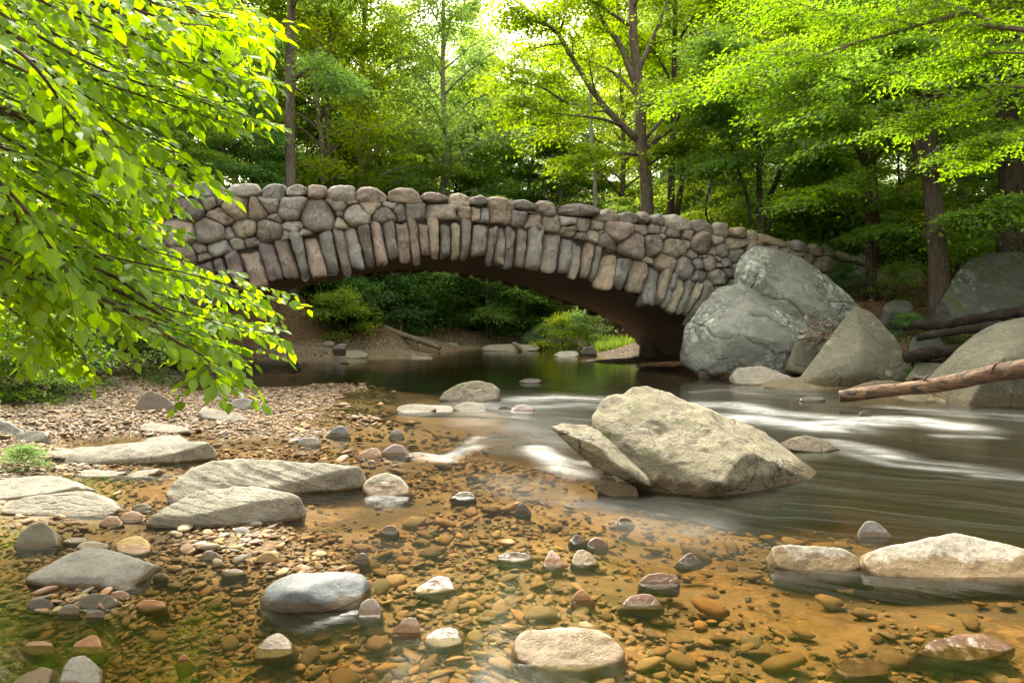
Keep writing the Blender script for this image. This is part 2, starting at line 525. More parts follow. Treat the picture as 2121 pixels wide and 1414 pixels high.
M['water'] = water_mat()
M['leaf_near'] = leaf_mat('bright_overhanging_leaf', (.045, .12, .006), (.13, .25, .010), (.40, .61, .012), tw=.62, gloss=.015, var=.02, rough=.4)
M['leaf_yellow'] = leaf_mat('yellow_green_leaf', (.06, .14, .010), (.16, .27, .02), (.54, .66, .03), tw=.6, gloss=.012, rough=.6)
M['leaf_mid'] = leaf_mat('mid_green_leaf', (.035, .11, .010), (.10, .21, .018), (.34, .52, .02), tw=.58, gloss=.012, rough=.6)
M['leaf_bough'] = leaf_mat('bough_leaf', (.02, .085, .006), (.07, .17, .010), (.28, .46, .010), tw=.58, gloss=.01, rough=.6)
M['leaf_dark'] = leaf_mat('deep_green_leaf', (.03, .095, .012), (.07, .17, .022), (.19, .38, .02), tw=.55, gloss=.012, rough=.6)
M['bark_grey'] = bark_mat('grey_bark', (.075, .06, .045), (.19, .155, .12))
M['bark_dark'] = bark_mat('dark_bark', (.03, .024, .018), (.085, .066, .05), lichen=.1)
M['bark_pale'] = bark_mat('pale_bark', (.2, .18, .15), (.36, .33, .28), lichen=.3)
M['twig'] = bark_mat('twig_bark', (.035, .022, .012), (.08, .05, .03), lichen=0)
M['log'] = bark_mat('weathered_log', (.10, .055, .025), (.36, .22, .11), scale=1.0, lichen=.05)
M['log_grey'] = bark_mat('grey_driftwood', (.10, .085, .065), (.26, .22, .17), lichen=.1)
M['log_dark'] = bark_mat('shade_dark_rotten_log', (.009, .007, .005), (.034, .024, .016), lichen=.1)  # rotten wood, its tone cut far down to stand in for tree shade


def log_mat():
    N = NT('weathered_log_grain')
    tc = N.n('TexCoord').outputs['Object']
    mp = N.n('Mapping', Vector=tc, Scale=(.7, 6, 6), Rotation=(0, 0, .3)).outputs[0]
    n1 = N.noise(mp, 2.2, 7, .65, .5)
    n2 = N.noise(tc, 2.5, 4, .6)
    c = N.mix(N.ramp(n1, .42, .60), (.022, .012, .006), (.20, .12, .062))
    c = N.mix(N.math('MULTIPLY', N.ramp(n2, .5, .62), .6), c, (.10, .05, .02))
    bp = N.n('Bump', Strength=1.0, Distance=.04, Height=n1).outputs[0]
    return N.finish(N.n('BsdfPrincipled', Normal=bp, Roughness=.8, **{'Base__Color': c}).outputs[0])


M['log'] = log_mat()
# ------------------------------------------------------------------ the creek bed, bars and banks: one height field
CTRL = []


def cg(*l):
    for px, py, z in l:
        g = G(px, py)
        CTRL.append((g.x, g.y, z))


def cw(*l):
    for x, y, z in l:
        CTRL.append((x, y, z))


# gravel bar on the left and its pools
cg((150, 860, .16), (300, 850, .13), (450, 830, .08), (560, 815, .05), (690, 803, .03), (640, 825, .03), (200, 885, .13), (90, 905, .22),
   (330, 900, .04), (180, 915, -.03), (280, 912, -.04), (420, 905, -.01), (520, 880, .02), (600, 860, .02), (560, 930, -.01), (650, 935, -.02),
   (480, 900, .02), (620, 895, .01), (700, 870, -.03), (760, 900, -.06), (160, 975, .02), (60, 960, .10), (240, 985, -.02), (430, 950, -.03),
   (300, 1010, -.04), (90, 1090, .02), (20, 1075, .03), (200, 1085, 0.0), (160, 1115, -.02), (520, 1110, .02), (450, 1130, .012), (560, 1090, .02),
   (620, 1165, .005), (680, 1180, .0), (400, 1150, -.02), (320, 1160, -.03), (660, 1080, -.06), (760, 1050, -.08), (700, 1020, -.07), (600, 1050, -.04), (130, 1240, .005), (240, 1245, .0),
   (60, 1180, -.07), (400, 1250, -.09), (330, 1220, -.07), (470, 1210, -.07), (780, 1150, -.09), (850, 1090, -.09), (330, 1330, -.10), (500, 1350, -.11), (700, 1360, -.12), (100, 1380, -.09), (250, 1400, -.11), (20, 1300, -.08), (600, 1290, -.11), (200, 1320, -.10),
   (-150, 1000, .12), (-300, 1100, .15), (-250, 1300, .05), (-100, 900, .45), (-300, 950, .5), (20, 880, .28))
# riffle in the middle, sand patches
cg((860, 1000, -0.068), (950, 1080, -0.061), (880, 1180, -0.061), (1000, 1200, -0.068), (1100, 1130, -0.068), (1200, 1200, -0.075), (1000, 1320, -0.082), (1250, 1300, -0.082),
   (1180, 1060, -0.095), (1050, 980, -0.122), (900, 900, -0.088), (1000, 880, -0.136), (800, 850, -0.068), (900, 850, -0.095), (760, 820, -0.102), (1100, 900, -.3),
   (1400, 1120, -.16), (1550, 1100, -.13), (1700, 1110, -.13), (1850, 1150, -.18), (1500, 1200, -.12), (1450, 1300, -.11), (1650, 1250, -.15), (1900, 1270, -.10),
   (2050, 1260, -.10), (1800, 1350, -.12), (2050, 1380, -.12), (1600, 1400, -.12), (2100, 1050, -.42), (1950, 1000, -.5), (1800, 1020, -.42), (1650, 1040, -.3),
   (1500, 950, -.5), (1300, 900, -.45), (1200, 850, -.5), (1350, 800, -.6), (1550, 830, -.55), (1750, 870, -.6), (2000, 900, -.6), (2150, 950, -.55),
   (1100, 800, -.55), (1000, 770, -.55), (850, 780, -.4), (700, 785, -.3), (560, 790, -.22), (420, 800, -.06), (2300, 1100, -.4), (2500, 900, -.3), (1060, 1500, -.15),
   (300, 1600, -.08), (1800, 1600, -.15), (2400, 1350, -.3))
# gravel under the left end of the span, banks
cg((330, 775, .08), (430, 765, .10), (520, 760, .10), (620, 752, .08), (690, 745, .04), (740, 742, .0), (600, 773, .01), (700, 765, -.08), (800, 750, -.35),
   (1000, 740, -.5), (1150, 755, -.5), (1250, 765, -.4), (1180, 740, -.15), (1260, 745, .02), (1290, 748, .08), (1310, 757, -.1))
cw((-7.0, 24.5, .35), (-5.2, 27, .15), (-9, 22, .9), (-10.5, 18, 1.2), (-9.5, 15.5, .7), (-8.6, 13.6, .35), (-9.5, 12, 1.0), (-8.3, 10.6, .45), (-7.4, 10.5, .25),
   (-12, 13, 2.6), (-14, 16, 3.2), (-13, 9, 2.2), (-9, 7.5, .9), (-7, 5, .6), (-12, 4, 1.8), (-22, 10, 4), (-6, 2.5, .4), (-15, -3, 2.2), (-3, 0, -.05), (4, 0, -.2),
   (0, -8, -.2), (12, 0, .1), (14, 5, .2), (12, 9.2, -.3), (9, 10.2, -.35), (14, 8, -.2))
# far reach of the creek and its banks
cw((-3.5, 29, -.1), (-1, 29, -.4), (2, 29, -.4), (4.6, 28.5, .05), (5.5, 27.5, .5), (4.5, 31, .25), (-3.2, 33, .1), (0, 33.5, -.2), (2.6, 34, -.2), (4.5, 36, .3), (-4.5, 31, .6), (-6, 30, 1.0),
   (-7, 33, 1.9), (-4, 36, 1.2), (-1, 37, .6), (2, 38, .7), (5, 39, 1.4), (-8, 37, 3.0), (-3, 40, 2.2), (2, 42, 2.4), (7, 42, 3.0), (8, 32, 1.8), (7.5, 28, 1.6),
   (10, 26, 2.6), (-10, 28, 2.6), (-13, 24, 3.0), (-12, 34, 3.6), (-16, 40, 4.5), (-6, 46, 4.2), (2, 48, 4.4), (10, 47, 4.6), (18, 45, 5))
# right bank
cw((5.6, 17.5, -.2), (6.2, 16.8, -.15), (7.3, 15.6, -.1), (8.3, 14.8, -.15), (9.6, 13.8, -.15), (10.2, 13.0, -.15), (11, 12.0, -.15), (7.0, 14.6, -.2), (13, 12, .1), (9.5, 11.6, -.3), (11.5, 10.6, -.25), (8.6, 17.8, 1.2), (9.6, 18.6, 1.9), (10.0, 16.6, 1.1), (11, 16, 1.1),
   (11, 18, 1.75), (12.2, 20.5, 2.5), (10.5, 21, 2.5), (14, 17, 1.9), (15, 21, 3.0), (13, 25, 3.3), (10.5, 24, 3.1), (17, 14, 2.0), (20, 18, 3.2), (20, 26, 4.2), (26, 20, 4.6), (16, 32, 4.2), (25, 35, 5.5))
# the wooded slopes all round
for _x in (-90, -55, -30, -12, 5, 22, 40, 65, 100):
    cw((_x, 62, 6.5 + abs(_x) * .05), (_x * 1.3, 90, 12 + abs(_x) * .04), (_x * 1.8, 140, 24), (_x * 2.5, 230, 38), (_x * 3, 380, 45))
cw((40, 5, 5), (80, 10, 10), (-40, 5, 6), (-80, 10, 12), (60, -40, 5), (-60, -40, 5), (0, -60, 2), (200, 0, 30), (-200, 0, 30), (0, -250, 25), (250, -200, 35), (-250, -200, 35))
CT = np.array(CTRL)
_l = (CT[:, 0] < -.3) & (CT[:, 1] < 8.6) & (CT[:, 1] > 0) & (CT[:, 2] < .09)
CT[_l, 2] -= .022


def warp(x, y):
    yy = np.maximum(y, 1.2)
    return np.stack([1.25 * np.arctan(x / yy) + np.sign(x) * np.where(y < 1.2, .03 * (1.2 - y), 0), .95 * np.log(yy) - np.where(y < 1.2, .06 * (1.2 - y), 0)], -1)


CTW = warp(CT[:, 0], CT[:, 1])


def terrain(x, y):
    x, y = np.atleast_1d(np.asarray(x, float)), np.atleast_1d(np.asarray(y, float))
    out = np.zeros(len(x))
    for a in range(0, len(x), 20000):
        w = warp(x[a:a + 20000], y[a:a + 20000])
        d2 = ((w[:, None, :] - CTW[None]) ** 2).sum(-1)
        k = 1.0 / (d2 + .0004) ** 2.1
        out[a:a + 20000] = (k * CT[None, :, 2]).sum(1) / k.sum(1)
    # beside and behind the camera the creek simply runs on between its banks
    xl = np.interp(x, [-200, -60, -20, -12, -7, -4.5, -3, -1.5, 3, 6, 9, 12, 20, 60, 200], [36, 13, 4, 2.2, .8, .25, .02, -.1, -.14, -.3, -.25, .4, 2.2, 9, 34])
    w = np.clip((3.1 - y) / 1.0, 0, 1)
    w = w * w * (3 - 2 * w)
    # widen the change with distance to the side
    w2 = np.clip((3.1 + np.abs(x) * .25 - y) / (1.0 + np.abs(x) * .25), 0, 1) * (np.abs(x) > 4)
    w = np.maximum(w, w2 * w2 * (3 - 2 * w2))
    out = out * (1 - w) + xl * w
    P = np.stack([x, y, np.zeros(len(x))], -1)
    dist = np.hypot(x, y)
    out += .022 * fbm(P * 1.6, 4, seed=3) * np.clip(dist / 5, .6, 2) + .18 * fbm(P * .25, 3, seed=8) * np.clip((dist - 12) / 20, 0, 1) * np.clip(out, 0, 1)
    return out


def tz(x, y):
    return float(terrain(x, y)[0])


def grid_axes(nx, ny):
    sx = np.linspace(-1, 1, nx)
    x = 2.6 * np.sinh(5.6 * sx)
    sy = np.linspace(-math.asinh(460 / 3.2), math.asinh(480 / 3.2), ny)
    y = 4.4 + 3.2 * np.sinh(sy)
    return x, y


gx, gy = grid_axes(430, 470)
X, Y = np.meshgrid(gx, gy)
Z = terrain(X.ravel(), Y.ravel())
nx, ny = len(gx), len(gy)
ii = (np.arange(ny - 1)[:, None] * nx + np.arange(nx - 1)[None, :])
QG = np.stack([ii, ii + 1, ii + nx + 1, ii + nx], -1).reshape(-1, 4)
mb = MB()
mb.add(np.stack([X.ravel(), Y.ravel(), Z], -1), QG)
tag(mb.build('ground', M['ground']), kind='structure')

# ------------------------------------------------------------------ water, with depth, speed and foam carried on the mesh
FOAM = [  # polyline in plan, half width (m), strength
    ([(1090, 828), (1150, 822), (1250, 828)], .28, .5), ([(1110, 842), (1200, 838), (1260, 845)], .16, .25),
    ([(1440, 812), (1500, 806), (1560, 815)], .10, .18), ([(1470, 838), (1520, 838), (1570, 850)], .26, .55),
    ([(1500, 868), (1560, 866), (1640, 878), (1720, 884)], .30, .85), ([(1560, 852), (1680, 862), (1790, 870)], .22, .55), ([(1680, 884), (1800, 872), (1900, 872), (1980, 884)], .26, .9),
    ([(1850, 846), (1950, 855), (2060, 862), (2140, 868)], .22, .35), ([(1720, 918), (1790, 930), (1845, 944)], .16, .65), ([(1950, 902), (2050, 905)], .09, .3),
    ([(1700, 925), (1850, 962), (2000, 975), (2140, 988)], .09, .3), ([(2040, 985), (2121, 990)], .10, .35), ([(1850, 950), (1980, 962), (2080, 975)], .10, .25),
    ([(1110, 930), (1150, 955), (1170, 975), (1200, 982)], .11, .7), ([(1130, 940), (1180, 960), (1210, 962)], .08, .4), ([(860, 942), (920, 950), (990, 925)], .07, .5), ([(870, 950), (930, 955)], .05, .5),
    ([(990, 905), (940, 945), (930, 955)], .06, .25), ([(1300, 1045), (1400, 1075)], .12, .10),
    ([(960, 870), (1060, 880), (1180, 920)], .25, .10), ([(1050, 1000), (1250, 1050), (1420, 1090)], .25, .12),
]
sx = np.linspace(-1, 1, 420)
wx = 2.0 + 2.4 * np.sinh(2.9 * sx)
sy = np.linspace(math.asinh(-9 / 3.0), math.asinh(38 / 3.0), 420)
wy = 5.5 + 3.0 * np.sinh(sy)
WX, WY = np.meshgrid(wx, wy)
wxf, wyf = WX.ravel(), WY.ravel()
wz = terrain(wxf, wyf)
foam = np.zeros(len(wxf))
for pl, hw, st in FOAM:
    pp = np.array([G(a, b)[:2] for a, b in pl])
    best = np.full(len(wxf), 1e9)
    tt = np.zeros(len(wxf))
    for k in range(len(pp) - 1):
        a, b = pp[k], pp[k + 1]
        ab = b - a
        t = np.clip(((wxf - a[0]) * ab[0] + (wyf - a[1]) * ab[1]) / (ab @ ab), 0, 1)
        dx, dy = wxf - a[0] - t * ab[0], wyf - a[1] - t * ab[1]
        dd = np.hypot(dx, dy)
        best = np.minimum(best, dd)
    foam = np.maximum(foam, st * np.exp(-(best / (hw * 1.35)) ** 2))
flow = np.clip(fbm(np.stack([wxf * .35, wyf * .35, wxf * 0], -1), 2, seed=21) * .5 + .5, 0, 1) * np.clip((-wz - .03) / .12, 0, 1) * np.clip((wyf - 2.5) / 2, .2, 1) * np.clip((19 - wyf) / 6, 0, 1)
flow = np.clip(flow * 1.2 + foam * .6, 0, 1)
e1 = np.array([2.6, -1.7]) / math.hypot(2.6, 1.7)
al, ac = wxf * e1[0] + wyf * e1[1], -wxf * e1[1] + wyf * e1[0]
h = fbm(np.stack([al * .9, ac * 3.0, al * 0], -1), 3, seed=31)
WZ = .035 * h * np.clip(foam * 1.4 + flow * .35, 0, 1) + .03 * np.clip(foam, 0, 1)
WZ *= np.clip((-wz) / .08, 0, 1)
n1, n2 = len(wx), len(wy)
ii = (np.arange(n2 - 1)[:, None] * n1 + np.arange(n1 - 1)[None, :])
QW = np.stack([ii, ii + 1, ii + n1 + 1, ii + n1], -1).reshape(-1, 4)
QW = QW[wz[QW].min(1) < .04]
mb = MB()
mb.add(np.stack([wxf, wyf, WZ], -1), QW)
tag(mb.build('water', M['water'], attr={'depth': np.clip(-wz, 0, 3), 'foam': foam, 'flow': flow}), kind='structure')
# ------------------------------------------------------------------ the boulder bridge
U = Vector((.959, .284, 0)).normalized()
NB = Vector((-U.y, U.x, 0))           # into the bridge, away from us
O0 = W(1430, 655, 19.0)
O0.z = 0
BW = 5.6


def face(px, py):
    """photo point on the near face -> (s along the face, z)"""
    r = ray(px, py)
    c = Vector((0, 0, CAMH))
    t = (O0 - c).dot(NB) / r.dot(NB)
    p = c + r * t
    return (p - O0).dot(U), p.z


def fp(s, z, off=0.0):
    p = O0 + U * s + NB * off
    return Vector((p.x, p.y, z))


def curve(pxs, n=160, smooth=7):
    a = resample([Vector((*face(*p), 0)) for p in pxs], n)[:, :2]
    for _ in range(smooth):
        a[1:-1] = (a[:-2] + 2 * a[1:-1] + a[2:]) / 4
    return a


INTR = curve([(196, 800), (235, 752), (300, 698), (370, 656), (440, 625), (520, 597), (600, 577), (700, 555), (800, 538), (900, 529), (980, 532), (1060, 541), (1150, 557), (1250, 587), (1330, 617), (1430, 660), (1490, 702), (1535, 752), (1550, 800)])
TOPL = [(-160, 440), (0, 420), (120, 402), (250, 390), (395, 380), (520, 380), (640, 383), (720, 388), (800, 392), (900, 398), (1000, 405), (1100, 415), (1200, 428), (1300, 438), (1400, 449), (1500, 467), (1600, 487), (1700, 510), (1795, 535)]
TOP = curve(TOPL, 200, 2)
S0, S1 = TOP[0, 0], TOP[-1, 0]


def topz(s):
    return float(np.interp(s, TOP[:, 0], TOP[:, 1]))


COPH = .34
# extrados: offset the intrados outwards
dI = np.gradient(INTR, axis=0)
nI = np.stack([-dI[:, 1], dI[:, 0]], -1)
nI /= np.linalg.norm(nI, axis=1)[:, None]
EXT = INTR + nI * (.86 + .16 * np.abs(np.linspace(-1, 1, len(INTR))) ** 2)[:, None]
arcl = np.concatenate([[0], np.cumsum(np.linalg.norm(np.diff(INTR, axis=0), axis=1))])


def lerp2(A, t):
    return np.array([np.interp(t, arcl, A[:, 0]), np.interp(t, arcl, A[:, 1])])


STONE_COLS = [(.50, .44, .37), (.56, .47, .37), (.44, .40, .37), (.48, .39, .34), (.42, .36, .35), (.60, .53, .42), (.54, .44, .32), (.45, .43, .41), (.37, .33, .31), (.52, .42, .38), (.42, .43, .42), (.40, .33, .34), (.47, .46, .42), (.35, .36, .36), (.50, .47, .41)]


def stone(poly, depth, seed, nt=26, nf=9, sq=.72, rough=.05, base=.0):
    """a rounded boulder whose outline on the wall face is poly [(s, z)...]: (V, Q, T)"""
    p = np.array(poly)
    c = p.mean(0)
    th = np.linspace(0, 2 * np.pi, nt, endpoint=False)
    d = np.stack([np.cos(th), np.sin(th)], -1)
    ext = np.abs(p - c).max(0) + 1e-6
    q = (p - c) / ext
    e = np.roll(q, -1, 0) - q
    n = np.stack([e[:, 1], -e[:, 0]], -1)
    ln = np.linalg.norm(n, axis=1)
    n, q2 = n[ln > 1e-3] / ln[ln > 1e-3, None], q[ln > 1e-3]
    dd = (n * q2).sum(1)
    sg = np.sign(dd)
    n, dd = n * sg[:, None], np.abs(dd) + .02
    dt = np.maximum(d @ n.T, 1e-4) / dd
    r = (dt ** 13).sum(1) ** (-1 / 13.0)
    r *= 1 + .05 * np.sin(th * 2 + seed) + .03 * np.sin(th * 3 + seed * 2.3)
    ph = np.linspace(-.35, 1, nf) * np.pi / 2
    ph = ph[:-1]
    rad = np.sign(np.cos(ph)) * np.abs(np.cos(ph)) ** sq
    dep = np.sign(np.sin(ph)) * np.abs(np.sin(ph)) ** 1.0
    V2 = c + ext * (d[None] * r[None, :, None] * rad[:, None, None])
    off = np.tile((dep * depth)[:, None], (1, nt))
    V = np.concatenate([np.stack([V2[..., 0], V2[..., 1], off], -1).reshape(-1, 3), [[c[0], c[1], depth]]])
    # tilt of the exposed face, lumps
    rs = np.random.default_rng(seed)
    a, b = rs.normal(0, .2, 2)
    V[:, 2] += ((V[:, 0] - c[0]) * a + (V[:, 1] - c[1]) * b) * (V[:, 2] > 0)
    f = np.clip((V[:, 2] / depth + .35), 0, 1)
    sc = float(np.sqrt(ext[0] * ext[1]))
    nz = fbm(V / sc * 1.5 + seed * 3.1, 4, seed=seed) + .6 * fbm(V / sc * 1.1 + seed, 2, seed=seed + 4, ridge=True)
    V[:, 2] += nz * sc * .26 * f
    V[:, :2] += (V[:, :2] - c) * (fbm(V / sc * 1.7 + 40 + seed, 3, seed=seed + 2) * .16)[:, None]
    m = len(ph)
    i = np.arange(m - 1)[:, None] * nt
    j = np.arange(nt)[None]
    j2 = (j + 1) % nt
    Q = np.stack([i + j, i + j2, i + nt + j2, i + nt + j], -1).reshape(-1, 4)
    T = [((m - 1) * nt + k, (m - 1) * nt + (k + 1) % nt, m * nt) for k in range(nt)]
    P = np.array([fp(v[0], v[1], -v[2] + base)[:] for v in V])
    return P, Q, np.array(T)


def stone_col(k):
    c = np.array(STONE_COLS[k % len(STONE_COLS)]) * random.uniform(.62, 1.25)
    return c


bridge = empty('stone_bridge', fp(-7, 0), 'boulder-faced stone arch bridge spanning the creek', 'bridge')


def add_stone(name, poly, depth, seed, parent=bridge, mbx=None, **kw):
    V, Q, T = stone(poly, depth, seed, **kw)
    if mbx is not None:
        mbx.add(V, Q, T, stone_col(seed * 7 + seed // 3))
        return None
    m = MB()
    m.add(V, Q, T, stone_col(seed * 7 + seed // 3))
    return m.build(name, M['masonry'], parent, loc=Vector(V.mean(0)))


# voussoirs
rv = random.Random(5)
t = .15
k = 0
while t < arcl[-1] - .3:
    w = rv.choice([.22, .25, .28, .31, .35, .42, .52]) * rv.uniform(.9, 1.1)
    lo, hi = rv.uniform(-.22, .03), rv.uniform(-.10, .13)
    a0, a1 = lerp2(INTR, t), lerp2(INTR, t + w)
    b0, b1 = lerp2(EXT, t), lerp2(EXT, t + w)
    v0, v1 = (b0 - a0), (b1 - a1)
    v0, v1 = v0 / np.linalg.norm(v0), v1 / np.linalg.norm(v1)
    sh = (a1 - a0) * .03
    tl = rv.uniform(-.06, .06)
    poly = [a0 + sh + v0 * lo, (a0 + a1) / 2 + (v0 + v1) / 2 * (lo - rv.uniform(-.02, .09)), a1 - sh + v1 * (lo + rv.uniform(-.06, .06)),
            a1 - sh + (b1 - a1) * .55 + (a1 - a0) * rv.uniform(-.06, .06), b1 - sh + v1 * hi, (b0 + b1) / 2 + (v0 + v1) / 2 * (hi + rv.uniform(.0, .08)), b0 + sh + v0 * (hi + tl), a0 + sh + (b0 - a0) * .5 + (a1 - a0) * rv.uniform(-.06, .06)]
    add_stone('voussoir', poly, rv.uniform(.14, .28), 1000 + k, nt=34, nf=10, sq=.62)
    t += w * .92
    k += 1
NV = k

# coping
s = S0 + .1
k = 0
rc = random.Random(11)
while s < S1 - .2:
    w = rc.choice([.42, .55, .65, .75, .9, 1.1]) * rc.uniform(.9, 1.1)
    if s + w > S1:
        w = S1 - s
    hgt = COPH * rc.uniform(.8, 1.3)
    j = rc.uniform(-.04, .04)
    z0, z1, zm = topz(s), topz(s + w), topz(s + w / 2)
    poly = [(s + .02, z0 - hgt * rc.uniform(.75, 1)), (s + w / 2, zm - hgt), (s + w - .02, z1 - hgt * rc.uniform(.75, 1)), (s + w - .0, z1 - hgt * .4), (s + w * rc.uniform(.8, .93), z1 + j - rc.uniform(0, .07)),
            (s + w * rc.uniform(.4, .6), zm + j + rc.uniform(0, .03)), (s + w * rc.uniform(.06, .2), z0 + j - rc.uniform(0, .07)), (s + .0, z0 - hgt * .45)]
    add_stone('coping_stone', poly, rc.uniform(.14, .3), 2000 + k, nt=30, nf=11, sq=.42)
    s += w * .95
    k += 1
NCOP = k


# wall stones: relaxed cells between arch ring and coping
def clip(poly, n, d):
    out = []
    for i in range(len(poly)):
        a, b = poly[i], poly[(i + 1) % len(poly)]
        da, db = a[0] * n[0] + a[1] * n[1] - d, b[0] * n[0] + b[1] * n[1] - d
        if da <= 0:
            out.append(a)
        if da * db < 0:
            f = da / (da - db)
            out.append((a[0] + f * (b[0] - a[0]), a[1] + f * (b[1] - a[1])))
    return out


def extz(s):
    return float(np.interp(s, EXT[:, 0], EXT[:, 1], left=-.3, right=-.3))


rs = random.Random(3)
seeds = []
tries = 0
while tries < 20000:
    tries += 1
    s = rs.uniform(S0, S1)
    z = rs.uniform(-.3, 4.6)
    if z > topz(s) - COPH - .08 or z < extz(s) + .08:
        continue
    rr = rs.choice([.24, .3, .36, .42, .48, .55])
    if all((s - a) ** 2 / (.5 * (rr + c)) ** 2 + ((z - b) / .8) ** 2 / (.5 * (rr + c)) ** 2 > 1 for a, b, c in seeds):
        seeds.append((s, z, rr))


def cells(seeds):
    out = []
    for i, (s, z, r) in enumerate(seeds):
        poly = [(s - 1, z - 1), (s + 1, z - 1), (s + 1, z + 1), (s - 1, z + 1)]
        for j, (a, b, q) in enumerate(seeds):
            if i == j or abs(a - s) > 2 or abs(b - z) > 2:
                continue
            # power diagram keeps the size variety
            n = (a - s, (b - z) * 1.5)
            mid = .5 + .5 * (r * r - q * q) * .6 / max(.05, (a - s) ** 2 + (b - z) ** 2)
            mx, mz = s + (a - s) * mid, z + (b - z) * mid
            poly = clip(poly, n, n[0] * mx + n[1] * mz)
            if len(poly) < 3:
                break
        if len(poly) < 3:
            out.append(None)
            continue
        zt = topz(s) - COPH * .92
        sl = (topz(s + .3) - topz(s - .3)) / .6
        poly = clip(poly, (-sl, 1), zt - sl * s)
        if EXT[0, 0] < s < EXT[-1, 0]:
            k = int(np.argmin((EXT[:, 0] - s) ** 2 + (EXT[:, 1] - z) ** 2))
            tn = EXT[min(k + 2, len(EXT) - 1)] - EXT[max(k - 2, 0)]
            n = (tn[1], -tn[0])
            poly = clip(poly, n, n[0] * EXT[k, 0] + n[1] * (EXT[k, 1]))
        out.append(poly if len(poly) >= 3 else None)
    return out


for it in range(3):
    cs = cells(seeds)
    seeds = [(np.mean([p[0] for p in c]), np.mean([p[1] for p in c]), sd[2]) if c else sd for c, sd in zip(cs, seeds)]
cs = [c for c in cells(seeds) if c]


def parea(p):
    return .5 * abs(sum(p[i][0] * p[(i + 1) % len(p)][1] - p[(i + 1) % len(p)][0] * p[i][1] for i in range(len(p))))


smin = face(380, 500)[0]
cs.sort(key=lambda p: -(parea(p) + (10 if smin < np.mean([q[0] for q in p]) < face(1620, 500)[0] else 0)))
rest = MB()
for k, p in enumerate(cs):
    if parea(p) < .012:
        continue
    c = np.mean(p, axis=0)
    p = [c + (np.array(q) - c) * 1.01 for q in p]
    d = min(.26, .12 + .2 * math.sqrt(parea(p))) * rs.uniform(.8, 1.2)
    add_stone('wall_stone', p, d, 3000 + k, mbx=None if k < 100 else rest, nt=26, nf=9, sq=.5)
o = rest.build('wall_stone', M['masonry'], bridge)
tag(o, kind='stuff')

# body behind the stones: spandrels, vault, deck, far parapet
body, vault, deck = MB(), MB(), MB()
ss = np.linspace(S0, S1, 120)
lowz = []
for s in ss:
    zi = float(np.interp(s, INTR[:, 0], INTR[:, 1], left=-9, right=-9))
    lowz.append(-.6 if zi < -5 else max(zi + .06, -.6))
for off, sgn in ((.02, 1), (.45, -1), (BW - .45, 1), (BW - .02, -1)):
    pass


def strip(mbx, A, B):
    n = len(A)
    V = np.concatenate([np.array([p[:] for p in A]), np.array([p[:] for p in B])])
    i = np.arange(n - 1)
    mbx.add(V, np.stack([i, i + 1, n + i + 1, n + i], -1))


topc = [topz(s) - .14 for s in ss]
deckz = [topz(s) - 1.15 for s in ss]
strip(body, [fp(s, z, .03) for s, z in zip(ss, lowz)], [fp(s, z, .03) for s, z in zip(ss, topc)])
strip(body, [fp(s, z, .03) for s, z in zip(ss, topc)], [fp(s, z, .48) for s, z in zip(ss, topc)])
strip(body, [fp(s, z, .48) for s, z in zip(ss, topc)], [fp(s, z, .48) for s, z in zip(ss, deckz)])
strip(body, [fp(s, z, BW - .48) for s, z in zip(ss, deckz)], [fp(s, z, BW - .48) for s, z in zip(ss, topc)])
strip(body, [fp(s, z, BW - .48) for s, z in zip(ss, topc)], [fp(s, z, BW) for s, z in zip(ss, topc)])
strip(body, [fp(s, z, BW) for s, z in zip(ss, topc)], [fp(s, z, BW) for s, z in zip(ss, lowz)])
for s, a, b in ((ss[0], lowz[0], topc[0]), (ss[-1], lowz[-1], topc[-1])):
    strip(body, [fp(s, a, .03), fp(s, a, BW)], [fp(s, b, .03), fp(s, b, BW)])
strip(deck, [fp(s, z, .48) for s, z in zip(ss, deckz)], [fp(s, z, BW - .48) for s, z in zip(ss, deckz)])
iz = [(a, max(b, -.6)) for a, b in INTR]
iz = [(iz[0][0], -.7)] + iz + [(iz[-1][0], -.7)]
for o0, o1 in zip(np.linspace(-.02, BW + .02, 15)[:-1], np.linspace(-.02, BW + .02, 15)[1:]):
    strip(vault, [fp(a, b, o0) for a, b in iz], [fp(a, b, o1) for a, b in iz])
body.build('wall_core', M['mortar'], bridge, smooth=False)
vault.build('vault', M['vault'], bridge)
deck.build('road_deck', M['mortar'], bridge, smooth=False)
# ring stones of the far arch, seen as a scalloped edge under the span
t, k = .2, 0
far = MB()
while t < arcl[-1] - .4:
    w = rv.uniform(.4, .6)
    a0, a1 = lerp2(INTR, t), lerp2(INTR, t + w)
    b0, b1 = lerp2(EXT, t), lerp2(EXT, t + w)
    v = (b0 - a0) / np.linalg.norm(b0 - a0)
    V, Q, T = stone([a0 - v * rv.uniform(.0, .14), a1 - v * rv.uniform(0, .14), b1, b0], .2, 4000 + k, nt=14, nf=6)
    # mirrored onto the far face
    P = V + np.array((NB * (BW - .0))[:])
    off = (V - np.array(fp(0, 0)[:])) @ np.array(NB[:])
    P = P - 2 * off[:, None] * np.array(NB[:])[None]
    far.add(P, Q[:, ::-1], T[:, ::-1], stone_col(k))
    t += w + .02
    k += 1
tag(far.build('voussoir', M['masonry'], bridge), label='shaded ring stones on the far side of the arch', kind='stuff')
